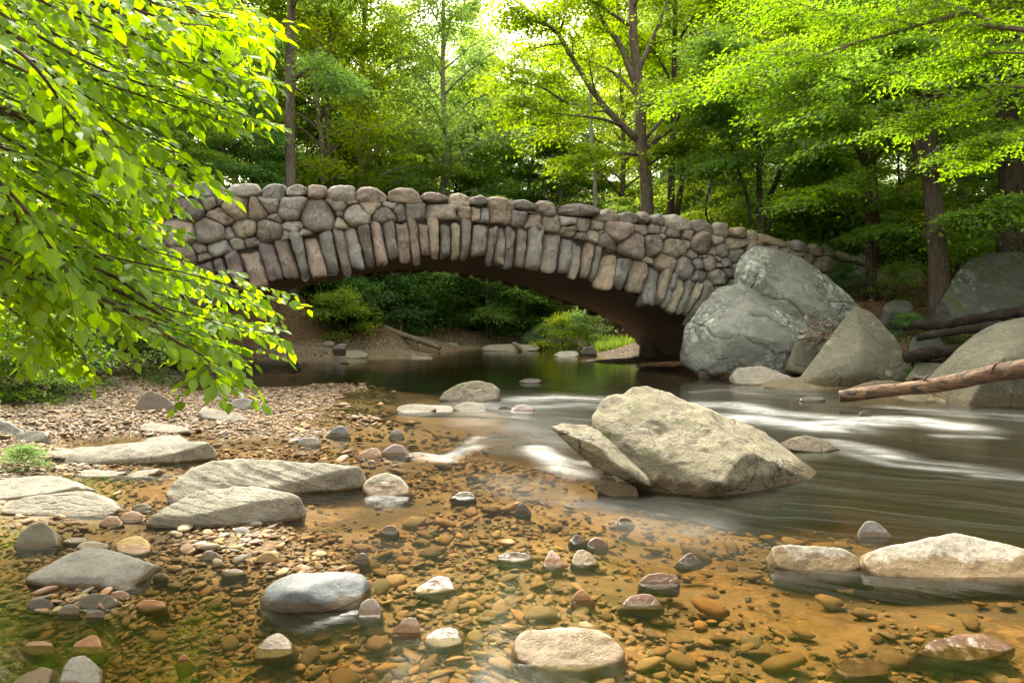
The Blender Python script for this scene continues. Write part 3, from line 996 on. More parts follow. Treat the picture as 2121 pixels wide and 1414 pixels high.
# ------------------------------------------------------------------ boulders and rocks
def rock_pts(out, D=None, d0=None, back=.8, under=.15, extra=(), lift=0.0):
    """3D points of a rock whose outline in the photograph is OUT; it stands at its foot on the water/ground plane"""
    ys = [p[1] for p in out]
    xs = [p[0] for p in out]
    y0, y1 = min(ys), max(ys)
    if d0 is None:
        g = G(sum(xs) / len(xs), y1)
        zb = tz(g.x, g.y)
        d0 = G(sum(xs) / len(xs), y1, max(zb * .3, -.02) if zb > -.2 and zb < 0 else min(zb, .1) * (zb > 0)).y
    wid = (max(xs) - min(xs)) / FPX * d0
    if D is None:
        D = wid * .30
    elif d0 < 9:
        D = D * .6
    P = []
    for x, y in out:
        t = (y1 - y) / (y1 - y0)
        p = W(x, y, d0 + D * t)
        P.append(p)
        if t < .45:
            P.append(p - Vector((0, -.03, under * (1 + d0 * .05))))
        if t > .25:
            dl = D * back
            los = p.z - (CAMH - p.z) * dl / p.y
            P.append(Vector((p.x, p.y + dl, min(los, p.z * .45) - .05)))
            P.append(Vector((p.x, p.y + dl * .5, min(los, p.z * .45) - under - .05)))
    for x, y, dd in extra:
        P.append(W(x, y, d0 + dd))
    return P, d0


SHAPES = {
    'round': [(0, .85), (.03, .5), (.16, .18), (.42, 0), (.66, .03), (.88, .22), (1, .55), (.97, .9), (.75, 1), (.3, 1)],
    'dome': [(0, 1), (.06, .6), (.25, .2), (.5, 0), (.75, .12), (.94, .55), (1, 1), (.5, 1.0)],
    'wedge': [(0, .9), (.05, .5), (.2, .08), (.35, 0), (.6, .15), (.85, .5), (1, .85), (.96, 1), (.3, 1)],
    'wedger': [(0, .85), (.15, .5), (.4, .15), (.65, 0), (.82, .08), (.95, .5), (1, .9), (.7, 1), (.04, 1)],
    'slab': [(0, .7), (.08, .3), (.3, .05), (.6, 0), (.88, .15), (1, .5), (.9, .85), (.55, 1), (.2, .98)],
    'tri': [(0, 1), (.12, .6), (.35, .1), (.5, 0), (.7, .35), (.92, .75), (1, 1), (.5, 1.0)],
    'block': [(0, .9), (.02, .3), (.15, .05), (.5, 0), (.85, .08), (1, .4), (.98, .9), (.7, 1), (.25, 1)],
}
_rk = [100]


def box(x0, y0, x1, y1, shape='round', jit=.05):
    r = random.Random(int(x0 * 7 + y0 * 13))
    return [(x0 + (x1 - x0) * (a + r.uniform(-jit, jit)), y0 + (y1 - y0) * min(1, max(0, b + r.uniform(-jit, jit)))) for a, b in SHAPES[shape]]


def rock(label, out, mat, cat='rock', name='rock', lvl=None, sharp=12, amp=.06, D=None, d0=None, back=.8, extra=(), strata=None, samp=.03, sfreq=6, under=None, group=None, freq=2.2, parts=(), facets=None, **kw):
    _rk[0] += 1
    sd = _rk[0]
    xs = [p[0] for p in out]
    if under is None:
        under = .03 if max(xs) - min(xs) < 130 else .07 if max(xs) - min(xs) < 260 else .15
    P, dd = rock_pts(out, D, d0, back, under, extra)
    if lvl is None:
        w = max(xs) - min(xs)
        lvl = 6 if w > 180 else 5 if w > 60 else 4
    if facets is None:
        facets = 9
    V, T = rock_mesh(P, lvl, max(sharp * 2, 36) if facets else sharp, amp * .7, freq, sd, strata, samp, sfreq, facets)
    mb = MB()
    mb.add(V, None, T)
    for pp in parts:
        V2, T2 = rock_mesh(pp, lvl, sharp, amp, freq, sd + 50, strata, samp, sfreq)
        mb.add(V2, None, T2)
    c = V.mean(0)
    o = mb.build(name, M[mat], None, loc=(c[0], c[1], V[:, 2].min()))
    return tag(o, label, cat, group)


# the tilted boulder in midstream
main = [(1230, 868), (1236, 845), (1262, 822), (1310, 808), (1352, 804), (1400, 818), (1450, 842), (1500, 862), (1530, 884), (1582, 898), (1620, 925), (1660, 955), (1692, 978), (1682, 995), (1600, 1014), (1540, 1024), (1500, 1034),
        (1440, 1034), (1385, 1018), (1330, 990), (1285, 945), (1240, 895)]
Pm = []
DM = {0: 6.25, 1: 6.4, 2: 6.55, 3: 6.7, 4: 6.8, 5: 6.85, 6: 6.9, 7: 6.95, 8: 6.95, 9: 6.9, 10: 6.8, 11: 6.7, 12: 6.55, 13: 6.3, 14: 5.95, 15: 5.8, 16: 5.7, 17: 5.65, 18: 5.75, 19: 5.85, 20: 6.0, 21: 6.15}
for k, p in enumerate(main):
    v = W(*p, DM[k])
    Pm.append(v)
    if 13 <= k <= 18:
        Pm.append(v - Vector((0, -.1, .3)))
    if k <= 12:
        los = v.z - (CAMH - v.z) * .45 / v.y
        Pm.append(Vector((v.x + .05, v.y + .45, min(los, v.z * .4) - .05)))
        Pm.append(Vector((v.x + .1, v.y + .25, -.4)))
Pm += [W(1545, 935, 5.92), W(1480, 1000, 5.60), W(1300, 900, 6.2)]
slabo = [(1143, 884, 6.05), (1165, 877, 6.15), (1205, 880, 6.2), (1240, 893, 6.15), (1275, 925, 6.0), (1300, 955, 5.9), (1335, 985, 5.75), (1345, 1006, 5.7), (1300, 998, 5.75), (1262, 978, 5.8), (1222, 962, 5.9), (1192, 930, 5.95), (1165, 908, 6.0)]
Ps = []
for x, y, d in slabo:
    v = W(x, y, d)
    Ps += [v, v + Vector((.12, .28, -.06))]
Ps += [W(1240, 925, 5.82), W(1280, 965, 5.72)]
rock('big tan lichen-spotted boulder tilted in midstream with a split slab on its side', main, 'boulder_tan', 'boulder', 'boulder', lvl=7, sharp=26, amp=.05, freq=2.6, strata=(.62, .25, .9), samp=.028, sfreq=4.2)
bo = bpy.data.objects[-1] if False else COL.objects[-1]
# replace its mesh by the hand-placed hull
mb = MB()
V, T = rock_mesh(Pm, 7, 70, .05, 3.0, 5, (.72, .15, .7), .022, 1.7, 0)
mb.add(V, None, T)
V, T = rock_mesh(Ps, 6, 60, .05, 2.4, 9, (.6, .2, .9), .015, 3, 0)
mb.add(V, None, T)
bo.data = mb.mesh('boulder', M['boulder_tan'], True, tuple(bo.location))

# the big group beside the bridge
rock('large rounded grey boulder with pale lichen against the arch foot', [(1418, 715), (1424, 675), (1448, 640), (1488, 594), (1525, 587), (1565, 603), (1620, 636), (1662, 662), (1694, 690), (1706, 725), (1694, 772), (1640, 782), (1560, 787), (1480, 778), (1430, 758)],
     'boulder_blue', 'boulder', 'boulder', lvl=7, sharp=40, amp=.055, D=1.1, d0=16.6, back=.5, extra=[(1500, 690, -.3), (1600, 700, -.35), (1560, 640, .1), (1475, 745, -.2), (1640, 740, -.2)], strata=(.43, .1, .9), samp=.035, sfreq=1.5)
rock('huge blue-grey slab boulder leaning over the arch foot, topmost of the group', [(1527, 535), (1537, 517), (1560, 509), (1600, 514), (1642, 527), (1692, 560), (1742, 600), (1785, 640), (1775, 668), (1730, 690), (1660, 690), (1600, 660), (1545, 610), (1528, 590)],
     'boulder_blue', 'boulder', 'boulder', lvl=7, sharp=40, amp=.055, D=.9, d0=17.3, back=.5, extra=[(1560, 560, .2), (1640, 620, -.2), (1700, 640, -.25)], strata=(.5, .1, .85), samp=.035, sfreq=1.7)
rock('cone-shaped olive grey boulder at the water edge beside the big boulders', [(1772, 632), (1800, 638), (1836, 680), (1872, 722), (1898, 762), (1900, 798), (1800, 808), (1720, 808), (1640, 806), (1662, 780), (1695, 740), (1730, 690)],
     'boulder_olive', 'boulder', 'boulder', lvl=7, sharp=14, amp=.055, D=1.0, d0=14.3, back=.7, extra=[(1780, 730, .0), (1790, 770, -.25)])
rock('small rounded grey boulder wedged under the debris between the big boulders', box(1636, 698, 1722, 775, 'round'), 'boulder_olive', 'boulder', 'boulder', D=.5, d0=15.6)
rock('pale flat-topped ledge rock at the foot of the lichen boulder', [(1518, 775), (1530, 760), (1580, 758), (1600, 772), (1640, 780), (1640, 796), (1560, 800), (1525, 795)], 'slab', D=.5, d0=14.9)
rock('low pale ledge running out from the cone boulder', [(1585, 800), (1600, 785), (1660, 780), (1700, 784), (1770, 795), (1770, 812), (1700, 814), (1620, 806)], 'boulder_olive', D=.5, d0=14.0)
rock('flat grey rock half under the fallen log', [(1760, 806), (1800, 790), (1850, 786), (1900, 800), (1900, 815), (1800, 822)], 'boulder_olive', D=.5, d0=13.3)
rock('big smooth olive boulder behind the fallen log near the right edge', [(1988, 742), (2008, 702), (2060, 670), (2140, 652), (2260, 660), (2330, 740), (2300, 842), (2120, 850), (2010, 842), (1996, 800)], 'boulder_olive', 'boulder', 'boulder', lvl=7, amp=.045, D=1.2, d0=11.3, extra=[(2080, 740, -.1)])
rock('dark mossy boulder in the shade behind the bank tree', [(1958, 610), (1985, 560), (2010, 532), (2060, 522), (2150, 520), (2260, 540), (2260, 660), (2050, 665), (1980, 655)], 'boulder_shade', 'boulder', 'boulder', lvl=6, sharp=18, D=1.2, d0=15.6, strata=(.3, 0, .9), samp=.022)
for lb, b, m, d in (('small angular grey rock between the cone boulder and rotten log', (1893, 750, 1968, 785, 'block'), 'boulder_olive', 13.3), ('grey rock lying below the rotten log end', (1900, 775, 2000, 815, 'slab'), 'boulder_olive', 12.6),
                   ('pale rock under the middle of the fallen log', (1870, 808, 1960, 832, 'slab'), 'boulder_olive', 12.2), ('tan rock under the fallen log near the olive boulder', (1948, 806, 2020, 838, 'block'), 'boulder_olive', 11.9),
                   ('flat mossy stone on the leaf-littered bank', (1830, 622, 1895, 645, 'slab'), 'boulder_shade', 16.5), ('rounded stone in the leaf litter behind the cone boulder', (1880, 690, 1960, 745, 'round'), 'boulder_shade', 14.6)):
    rock(lb, box(*b), m, D=.5, d0=d)

# midstream and far rocks
RK = [
    ('smooth grey-tan boulder alone in the middle of the creek', [(908, 830), (920, 812), (950, 795), (985, 787), (1015, 790), (1034, 806), (1034, 830), (1000, 834), (930, 834)], 'boulder_tan', {}),
    ('long pale flat rock below the midstream boulder', box(820, 836, 900, 856, 'slab'), 'slab', {}), ('pale flat rock touching the long flat rock', box(862, 838, 942, 854, 'slab'), 'slab', {}),
    ('two-humped pale rock at the end of the flat rocks', box(940, 832, 1012, 853, 'round'), 'slab', {}), ('small dark rock beside the purple midstream rock', box(1030, 838, 1060, 852, 'dome'), 'darkrock', {}),
    ('low purple-brown rock at the riffle in midstream', box(1056, 836, 1108, 852, 'dome'), 'purple', {}), ('thin dark stone awash above the riffle', box(1076, 783, 1122, 793, 'slab'), 'darkrock', {}),
    ('brown-grey upright rock on the gravel bar', [(279, 852), (281, 835), (292, 815), (310, 807), (335, 818), (362, 838), (364, 850), (330, 856), (295, 856)], 'brown', dict(sharp=16)),
    ('low grey-brown rock behind the upright gravel bar rock', box(228, 800, 297, 823, 'dome'), 'brown', {}), ('grey rock near the hanging leaf tip', box(476, 822, 530, 846, 'round'), 'grey', {}),
    ('pale blue-grey low stone on the gravel bar', box(404, 815, 462, 832, 'dome'), 'grey', {}), ('grey slab with a rounded nose at the back of the gravel bar', [(410, 855), (420, 845), (450, 848), (490, 855), (515, 868), (500, 873), (440, 866), (418, 864)], 'slab', {}),
    ('thin grey slab lying on the gravel bar', [(289, 882), (300, 875), (350, 878), (388, 886), (392, 893), (350, 896), (292, 890)], 'slab', dict(D=.3)),
    ('long pale slab across the small pool', [(76, 955), (90, 938), (140, 930), (215, 922), (260, 920), (330, 912), (420, 914), (430, 918), (390, 930), (340, 945), (240, 952), (160, 962), (100, 966)], 'slab', dict(sharp=22, D=.5, extra=[(200, 940, .12), (110, 950, .05)])),
    ('small pale slab resting on the end of the long slab', [(296, 918), (305, 906), (340, 901), (375, 904), (388, 914), (360, 920), (310, 922)], 'slab', dict(D=.3)),
    ('large grey slab with a thin tail reaching into the shallows', [(345, 1022), (360, 1000), (395, 970), (440, 955), (500, 949), (560, 955), (610, 970), (660, 972), (735, 962), (742, 966), (640, 990), (560, 1010), (470, 1030), (390, 1038), (352, 1036)], 'slab', dict(D=.55, sharp=26, strata=(.3, .2, .9), samp=.022, extra=[(430, 975, .25), (470, 990, .2), (560, 985, .3)])),
    ('large pale slab propped up in front of the tailed slab', [(303, 1078), (330, 1060), (375, 1040), (395, 1022), (440, 1010), (510, 1005), (560, 1012), (617, 1027), (600, 1040), (550, 1050), (525, 1072), (450, 1086), (380, 1094), (330, 1088)], 'slab', dict(D=.40, sharp=26, strata=(.2, .2, .95), samp=.022, extra=[(480, 1050, .05), (400, 1070, .0), (540, 1035, .1), (340, 1068, .02)])),
    ('wide grey slab at the left edge behind another slab', [(-60, 1010), (0, 993), (60, 987), (120, 986), (162, 1002), (130, 1015), (50, 1028), (-40, 1035)], 'slab', dict(D=.5)),
    ('long grey slab at the left edge above the pebbles', [(0, 1048), (30, 1036), (80, 1024), (140, 1018), (180, 1014), (215, 1030), (242, 1052), (225, 1066), (150, 1068), (60, 1066), (8, 1062)], 'slab', dict(D=.4, sharp=16, strata=(.05, .2, 1), samp=.03, sfreq=4)),
    ('smooth dark olive rock standing in the shallows at left', [(28, 1134), (40, 1105), (62, 1085), (90, 1080), (108, 1095), (120, 1130), (90, 1140), (50, 1140)], 'olive', dict(D=.22, amp=.03, facets=5)),
    ('big grey rock with a ridged peak and pointed left end', [(50, 1195), (90, 1175), (140, 1148), (180, 1135), (215, 1137), (262, 1156), (298, 1162), (290, 1185), (265, 1215), (240, 1224), (160, 1216), (90, 1208)], 'grey', dict(D=.45, sharp=20, extra=[(185, 1160, .18), (200, 1195, .02)])),
    ('smooth blue-grey rock with a flat top in the shallows', [(538, 1245), (548, 1222), (575, 1198), (605, 1188), (640, 1196), (690, 1186), (742, 1184), (756, 1200), (748, 1235), (735, 1262), (680, 1268), (600, 1276), (550, 1270)], 'blue', dict(D=.38, sharp=14, extra=[(610, 1195, .24), (690, 1235, .08), (605, 1222, .02)], amp=.045)),
    ('egg-shaped grey-brown stone beside the blue-grey rock', box(740, 1238, 790, 1284, 'round'), 'brown', dict(amp=.02, D=.12, facets=3)), ('pink and white broken rock beside the dark sunken stone', box(808, 1277, 874, 1320, 'wedger'), 'pink', dict(sharp=16)),
    ('grey and white stone in the shallows at bottom', box(524, 1309, 606, 1360, 'wedger'), 'grey', dict(D=.2)),
    ('pale upright rock cut by the bottom edge of the photo', [(122, 1425), (130, 1385), (150, 1358), (172, 1354), (192, 1370), (208, 1420), (200, 1440), (130, 1440)], 'slab', dict(D=.18)),
    ('jagged pale green-grey rock in the bottom left corner', [(22, 1415), (50, 1395), (85, 1380), (108, 1385), (100, 1410), (90, 1430), (30, 1432)], 'pale', dict(D=.15)),
    ('bright orange angular stone in the amber shallows', box(143, 1313, 214, 1354, 'wedger', .03), 'orange', dict(sharp=18, D=.14)), ('salmon pink stone left of the orange stone', box(47, 1326, 112, 1356, 'slab', .03), 'pink', dict(D=.12)),
    ('yellow stained rough stone among brown pebbles', box(242, 1109, 312, 1146, 'round'), 'yellow', dict(D=.2)), ('smooth tan stone at the end of the long slab', box(206, 1067, 256, 1088, 'dome'), 'pink', {}), ('flat orange-tan stone beside the smooth tan stone', box(246, 1056, 302, 1078, 'dome'), 'pink', {}),
    ('rounded cream rock with a wet base in the shallow riffle', [(750, 1012), (756, 998), (775, 985), (800, 978), (826, 986), (848, 1008), (845, 1024), (800, 1032), (765, 1028)], 'pale', dict(D=.3)),
    ('pale blue-grey stone in the left shallows', box(672, 880, 724, 909, 'wedger'), 'blue', {}), ('peach stone beside the round purple stone', box(736, 926, 792, 950, 'wedger'), 'pink', {}), ('round purple-pink stone in the shallows', box(788, 918, 848, 948, 'dome'), 'purple', dict(amp=.03, facets=4)),
    ('pale grey block stone among the pebbles of the bar', box(617, 905, 662, 926, 'block'), 'grey', {}), ('small grey stone standing in the amber riffle', box(804, 889, 838, 906, 'dome'), 'grey', {}),
    ('large cream rock at the bottom centre with a wet brown front', [(1062, 1330), (1072, 1312), (1110, 1302), (1160, 1305), (1200, 1296), (1250, 1305), (1280, 1330), (1297, 1356), (1270, 1375), (1200, 1392), (1120, 1385), (1075, 1365)], 'pale', dict(D=.33, extra=[(1160, 1345, .1), (1220, 1330, .14)])),
    ('pink triangular stone in midstream', box(1119, 1138, 1172, 1177, 'tri'), 'pink', dict(D=.14)), ('cream broken stone right of the pink triangle', box(1184, 1137, 1242, 1172, 'wedge'), 'pale', dict(D=.15)),
    ('black and tan split stone in the riffle', box(1176, 1105, 1218, 1126, 'tri'), 'darkrock', {}), ('dark purple stone touching the split stone', box(1216, 1112, 1262, 1134, 'wedge'), 'purple', {}),
    ('small pointed blue-grey stone in midstream', box(1065, 1039, 1100, 1064, 'tri'), 'blue', {}), ('flat dark stone awash left of the pink triangle', box(1028, 1142, 1100, 1166, 'slab'), 'darkrock', {}),
    ('oblong pale rock with a brown wet side near the right', [(1600, 1150), (1602, 1132), (1625, 1127), (1690, 1133), (1750, 1140), (1785, 1155), (1790, 1172), (1740, 1188), (1660, 1186), (1612, 1172)], 'pale', dict(D=.22)),
    ('long whale-backed pale rock reaching out of the right edge', [(1787, 1160), (1800, 1143), (1860, 1138), (1920, 1115), (1985, 1104), (2050, 1115), (2121, 1140), (2230, 1165), (2240, 1200), (2100, 1204), (1900, 1202), (1820, 1188)], 'pale', dict(D=.45, lvl=7, extra=[(1990, 1150, .18)])),
    ('pointed lilac-grey stone behind the whale-backed rock', box(1776, 1076, 1850, 1120, 'wedge'), 'grey', dict(sharp=18)), ('small dark rock alone in the dark water', box(1404, 1142, 1460, 1170, 'tri'), 'darkrock', {}),
    ('rusty brown stone with a rough top', box(1324, 1186, 1408, 1220, 'round'), 'rust', {}), ('smooth red-brown wet stone', box(1282, 1227, 1376, 1262, 'dome'), 'rust', dict(amp=.03, facets=4)), ('orange stone shaped like a fin', box(1180, 1217, 1232, 1252, 'tri'), 'orange', {}),
    ('long dark brown wet rock near the lower right corner', box(1912, 1312, 2098, 1368, 'slab', .08), 'rust', dict(D=.28, amp=.09, under=.04)), ('low reddish wet rock at the bottom right edge', box(1716, 1362, 1855, 1402, 'slab', .08), 'rust', dict(D=.26, amp=.09, under=.04)),
    ('small tan block rock under the overhang of the tilted boulder', [(1240, 1018), (1243, 985), (1275, 985), (1318, 1010), (1322, 1028), (1280, 1032)], 'boulder_tan', dict(D=.2)),
    ('brown rock in the rapids behind the tilted boulder', [(1612, 920), (1640, 906), (1675, 900), (1712, 912), (1740, 930), (1700, 936), (1640, 932)], 'boulder_tan', {}), ('flat dark stone in the rapids near the log', box(1655, 820, 1708, 832, 'slab'), 'darkrock', {}), ('small black rock in the white rapids', box(1778, 849, 1806, 863, 'dome'), 'darkrock', {}),
    ('purple-grey smooth stone half sunk in the amber shallows', box(858, 1190, 944, 1230, 'wedger'), 'purple', dict(D=.2)), ('flat blue-black stone awash in the riffle', box(930, 1017, 988, 1036, 'wedger'), 'darkrock', {}), ('small red-brown stone in the current', box(1278, 1069, 1316, 1088, 'wedge'), 'rust', {}),
    ('low wet grey stone in the riffle near the cream rock', box(785, 1085, 828, 1106, 'dome'), 'brown', {}), ('small white-topped stone near the blue-grey rock', box(728, 1143, 766, 1166, 'wedger'), 'grey', {}), ('dark sunken stone with a sharp crest', box(880, 1298, 962, 1342, 'slab'), 'darkrock', dict(D=.2)),
    ('bluish stone at the foot of the peaked grey rock', box(160, 1228, 245, 1262, 'slab'), 'blue', {}), ('grey stone lower left of the bluish stone', box(120, 1249, 162, 1280, 'round'), 'grey', {}), ('small grey block below the bluish stone', box(177, 1262, 216, 1288, 'block'), 'grey', {}), ('dark grey stone left of the bluish stone', box(56, 1238, 112, 1264, 'slab'), 'darkrock', {}),
    ('long tan pebble stone in front of the peaked rock', box(226, 1222, 268, 1240, 'round'), 'pink', {}), ('oval flat grey stone in the shallow water', box(455, 1177, 508, 1194, 'slab'), 'grey', {}), ('small smooth pale oval stone', box(316, 1185, 346, 1201, 'round'), 'pale', {}), ('buff stone among white pebbles', box(532, 1142, 580, 1167, 'round'), 'yellow', {}),
    ('orange brown triangular stone under shallow water', box(362, 1352, 402, 1378, 'tri'), 'orange', {}), ('flat yellow-orange stone in the amber water', box(280, 1240, 342, 1266, 'slab'), 'orange', {}),
    ('thin pale slab awash behind the tailed slab', [(160, 985), (175, 972), (230, 974), (262, 978), (240, 985), (190, 988)], 'slab', dict(D=.2)), ('tapering pale slab in the little pool', [(252, 988), (290, 974), (332, 970), (320, 980), (280, 990)], 'slab', dict(D=.2)),
    ('thin greenish slab in the olive pool', box(130, 1112, 182, 1127, 'slab'), 'slab', {}), ('second thin slab beside the yellow stained stone', box(158, 1120, 226, 1138, 'slab'), 'slab', {}),
    ('grey stone beside the thin slabs at the pool', box(274, 1042, 314, 1058, 'slab'), 'grey', {}), ('grey flat triangular stone below the white pebbles', box(414, 1138, 464, 1162, 'wedge'), 'grey', {}),
    # left edge
    ('grey angular rock at the foot of the left bank shrub', box(28, 848, 104, 880, 'slab'), 'grey', {}), ('dark rock at the left edge below the shrub', box(-30, 868, 56, 912, 'wedge'), 'darkrock', dict(D=.4)), ('flat grey rock behind the gravel at left', box(110, 828, 165, 846, 'slab'), 'grey', {}), ('brown rock in the left bank edge', box(-20, 820, 30, 850, 'round'), 'brown', {}),
    ('pale flat rock on the bar near the shrub', box(120, 838, 185, 860, 'dome'), 'slab', {}), ('low grey slab at the left edge of the bar', box(30, 890, 100, 915, 'slab'), 'grey', {}), ('flat rock at the shaded foot of the arch', box(140, 806, 196, 824, 'dome'), 'grey', {}),
    # under the span
    ('flat tan rock at the water edge under the span', box(702, 724, 760, 742, 'slab'), 'slab', dict(D=1.0)), ('tan rock behind the flat rock under the span', box(640, 722, 712, 740, 'block'), 'slab', dict(D=1.0, d0=27)), ('low tan rock on the shore under the span', box(690, 740, 722, 752, 'dome'), 'slab', {}),
    ('small dark stone on the shore under the span', box(594, 744, 624, 762, 'tri'), 'darkrock', {}), ('tiny pale stone in the still water beyond the arch', box(846, 732, 870, 741, 'tri'), 'slab', {}), ('flat pale stone in the still water beyond the arch', box(848, 738, 900, 744, 'slab'), 'slab', {}),
    ('long flat rock in the far water under the driftwood', box(998, 712, 1122, 727, 'slab'), 'slab', dict(D=1.2)), ('upright grey rock on the far shore', box(805, 700, 824, 724, 'block'), 'grey', dict(d0=31)), ('second upright grey rock on the far shore', box(824, 704, 842, 725, 'tri'), 'grey', dict(d0=31)),
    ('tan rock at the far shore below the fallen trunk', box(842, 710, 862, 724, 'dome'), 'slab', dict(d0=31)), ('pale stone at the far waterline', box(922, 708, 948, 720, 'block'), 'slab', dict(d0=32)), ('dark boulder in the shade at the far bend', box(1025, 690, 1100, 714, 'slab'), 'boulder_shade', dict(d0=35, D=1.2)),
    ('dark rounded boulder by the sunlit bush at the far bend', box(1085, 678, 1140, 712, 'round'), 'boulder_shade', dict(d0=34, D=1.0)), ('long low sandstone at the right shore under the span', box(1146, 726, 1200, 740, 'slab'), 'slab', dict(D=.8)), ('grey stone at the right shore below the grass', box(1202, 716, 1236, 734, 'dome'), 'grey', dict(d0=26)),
]
for lb, out, m, kw in RK:
    rock(lb, out, m, **kw)
# a line of shore stones far under the span
for k in range(16):
    x = 560 + k * 9 + random.uniform(-5, 5)
    y = 738 - k * .9 + random.uniform(-14, 8)
    rock('small rock of the tumbled shore under the left half of the span', box(x, y - random.uniform(5, 11), x + random.uniform(16, 34), y, ('slab', 'wedge', 'dome')[k % 3]), ('slab', 'brown', 'grey')[k % 3], d0=24.5 + random.uniform(-1, 3), group='tumbled rocks on the shore under the span')

for k in range(16):
    x = 770 + k * 16 + random.uniform(-6, 6)
    y = 724 - 3 * math.sin(k) - random.uniform(0, 5)
    w = random.uniform(14, 34)
    rock('small stone in the row along the far waterline beyond the arch', box(x, y - random.uniform(5, 13), x + w, y, ('slab', 'wedge', 'dome', 'block')[k % 4]), ('grey', 'boulder_shade', 'brown', 'boulder_shade')[k % 4], d0=30.3 + k * .2, group='stones along the far waterline')

# cobbles one could count, in loose patches
cv = []
for k in range(7):
    rr = random.Random(k + 50)
    pts = [Vector((rr.uniform(.7, 1) * math.cos(a) * 1.15, rr.uniform(.7, 1) * math.sin(a) * .9, rr.uniform(-.55, .55))) for a in [i * .7 for i in range(14)]]
    pts += [Vector((0, 0, .6)), Vector((0, 0, -.6))]
    cv.append(rock_mesh(pts, 3, 7, .07, 1.6, k))
CC = {'tan': [(.36, .27, .19), (.40, .30, .20), (.33, .24, .17)], 'pink': [(.40, .26, .20), (.34, .22, .18)], 'grey': [(.27, .255, .23), (.33, .31, .28), (.22, .21, .20)], 'pale': [(.50, .45, .36), (.46, .40, .32)], 'orange': [(.42, .24, .11), (.46, .30, .13)], 'brown': [(.20, .14, .10), (.25, .17, .11)]}
cmesh = {}
for kind, cl in CC.items():
    for i, c in enumerate(cl):
        for j in range(3):
            V, T = cv[(i * 3 + j + len(kind)) % 7]
            mb = MB()
            mb.add(V, None, T, c)
            cmesh.setdefault(kind, []).append(mb.mesh('cobble', M['cobble']))
PATCH = [(520, 1108, 60, 26, 46), (420, 1140, 40, 16, 20), (640, 1172, 60, 18, 40), (90, 1078, 90, 16, 34), (160, 1246, 90, 22, 34), (590, 905, 90, 30, 40), (480, 895, 50, 16, 20), (540, 955, 80, 14, 14), (330, 1170, 70, 20, 14),
         (740, 905, 60, 20, 14), (60, 1120, 60, 16, 12), (160, 965, 50, 14, 14), (720, 1000, 60, 30, 8), (300, 1000, 70, 12, 8), (400, 860, 90, 18, 12)]
rr = random.Random(23)
pos = []
for cx, cy, wx_, wy_, n in PATCH:
    for k in range(n):
        p = G(rr.gauss(cx, wx_ * .6), min(1405, rr.gauss(cy, wy_ * .65)))
        pos.append((p, cy))
pos = pos[:300]
zz = terrain([p.x for p, _ in pos], [p.y for p, _ in pos])
for (p, cy), z in zip(pos, zz):
    kind = rr.choices(list(CC), [5, 3, 3, 3, 1.5, 2])[0]
    o = bpy.data.objects.new('cobble', rr.choice(cmesh[kind]))
    COL.objects.link(o)
    s = min(.085, .028 * math.exp(rr.gauss(.15, .35)) * (.8 + p.y * .05))
    o.scale = (s * rr.uniform(.9, 1.3), s * rr.uniform(.8, 1.1), s * rr.uniform(.6, .9))
    o.location = (p.x, p.y, z + s * .22)
    o.rotation_euler = (rr.gauss(0, .25), rr.gauss(0, .25), rr.uniform(0, 6.3))
    tag(o, {'tan': 'tan', 'pink': 'pinkish', 'grey': 'grey', 'pale': 'pale cream', 'orange': 'orange', 'brown': 'brown'}[kind] + ' rounded cobble lying loose on the left gravel bar', 'cobble', kind + ' cobbles on the gravel bar')

# the gravel nobody could count
gr = np.random.default_rng(4)
base = []
for k in range(12):
    rs_ = random.Random(k + 90)
    pts = [Vector((rs_.uniform(.6, 1.1) * math.cos(i * .8) * 1.25, rs_.uniform(.6, 1.1) * math.sin(i * .8) * .85, rs_.uniform(-.35, .5))) for i in range(11)]
    pts += [Vector((rs_.uniform(-.4, .4), rs_.uniform(-.3, .3), .5)), Vector((0, 0, -.4))]
    V, T = rock_mesh(pts, 2, 40, .07, 1.6, k, facets=3)
    V = V * np.array([1, 1, .72])
    base.append((V, T))
N_G = 60000
px = gr.uniform(-250, 2200, N_G * 2)
dd = np.exp(gr.uniform(math.log(2.55), math.log(15.5), N_G * 2))
dd[::4] = gr.uniform(6.5, 15, len(dd[::4]))
x = (px - CX) / FPX * dd
z = terrain(x, dd)
wl = np.clip(1.1 - (px - 450) / 750, .2, 1) * np.where(z > -.02, 1.0, 1.0) * np.clip((z + .34) / .2, 0, 1) * (z < .42)
pn = fbm(np.stack([x * 1.1, dd * 1.1, x * 0], -1), 3, seed=44)
wl *= np.where((dd > 7) & (z > 0), 1, np.clip(.6 + 1.6 * pn, .08, 1))
keep = (gr.uniform(0, 1, N_G * 2) < wl) & ~((dd > 10) & (px > 820))
x, dd, z, px = x[keep][:N_G], dd[keep][:N_G], z[keep][:N_G], px[keep][:N_G]
ng = len(x)
sub = z < -.015
size = np.exp(gr.normal(math.log(.0135), .42, ng)) * np.where(sub, 1.15, 1.0) * (.75 + dd * .055)
size *= np.where(px > 700, 1.25, 1.0)
bigs = gr.uniform(0, 1, ng) < np.where((px > 600) & sub, .10, .02)
size = np.where(bigs, size * 2.2, size)
size = np.minimum(size, np.where(px > 650, .105, .07))
pal = np.array([.86, .88, .80]) * np.array([(.36, .26, .18), (.42, .31, .22), (.30, .20, .14), (.38, .25, .19), (.27, .25, .22), (.46, .38, .29), (.22, .15, .10), (.44, .27, .12), (.33, .29, .24), (.18, .14, .11), (.40, .28, .13)])
ci = gr.integers(0, len(pal), ng)
colr = pal[ci] * gr.uniform(.6, 1.45, (ng, 1))
ang = gr.uniform(0, 2 * np.pi, ng)
tx, ty = gr.normal(0, .2, ng), gr.normal(0, .2, ng)
grav = MB()
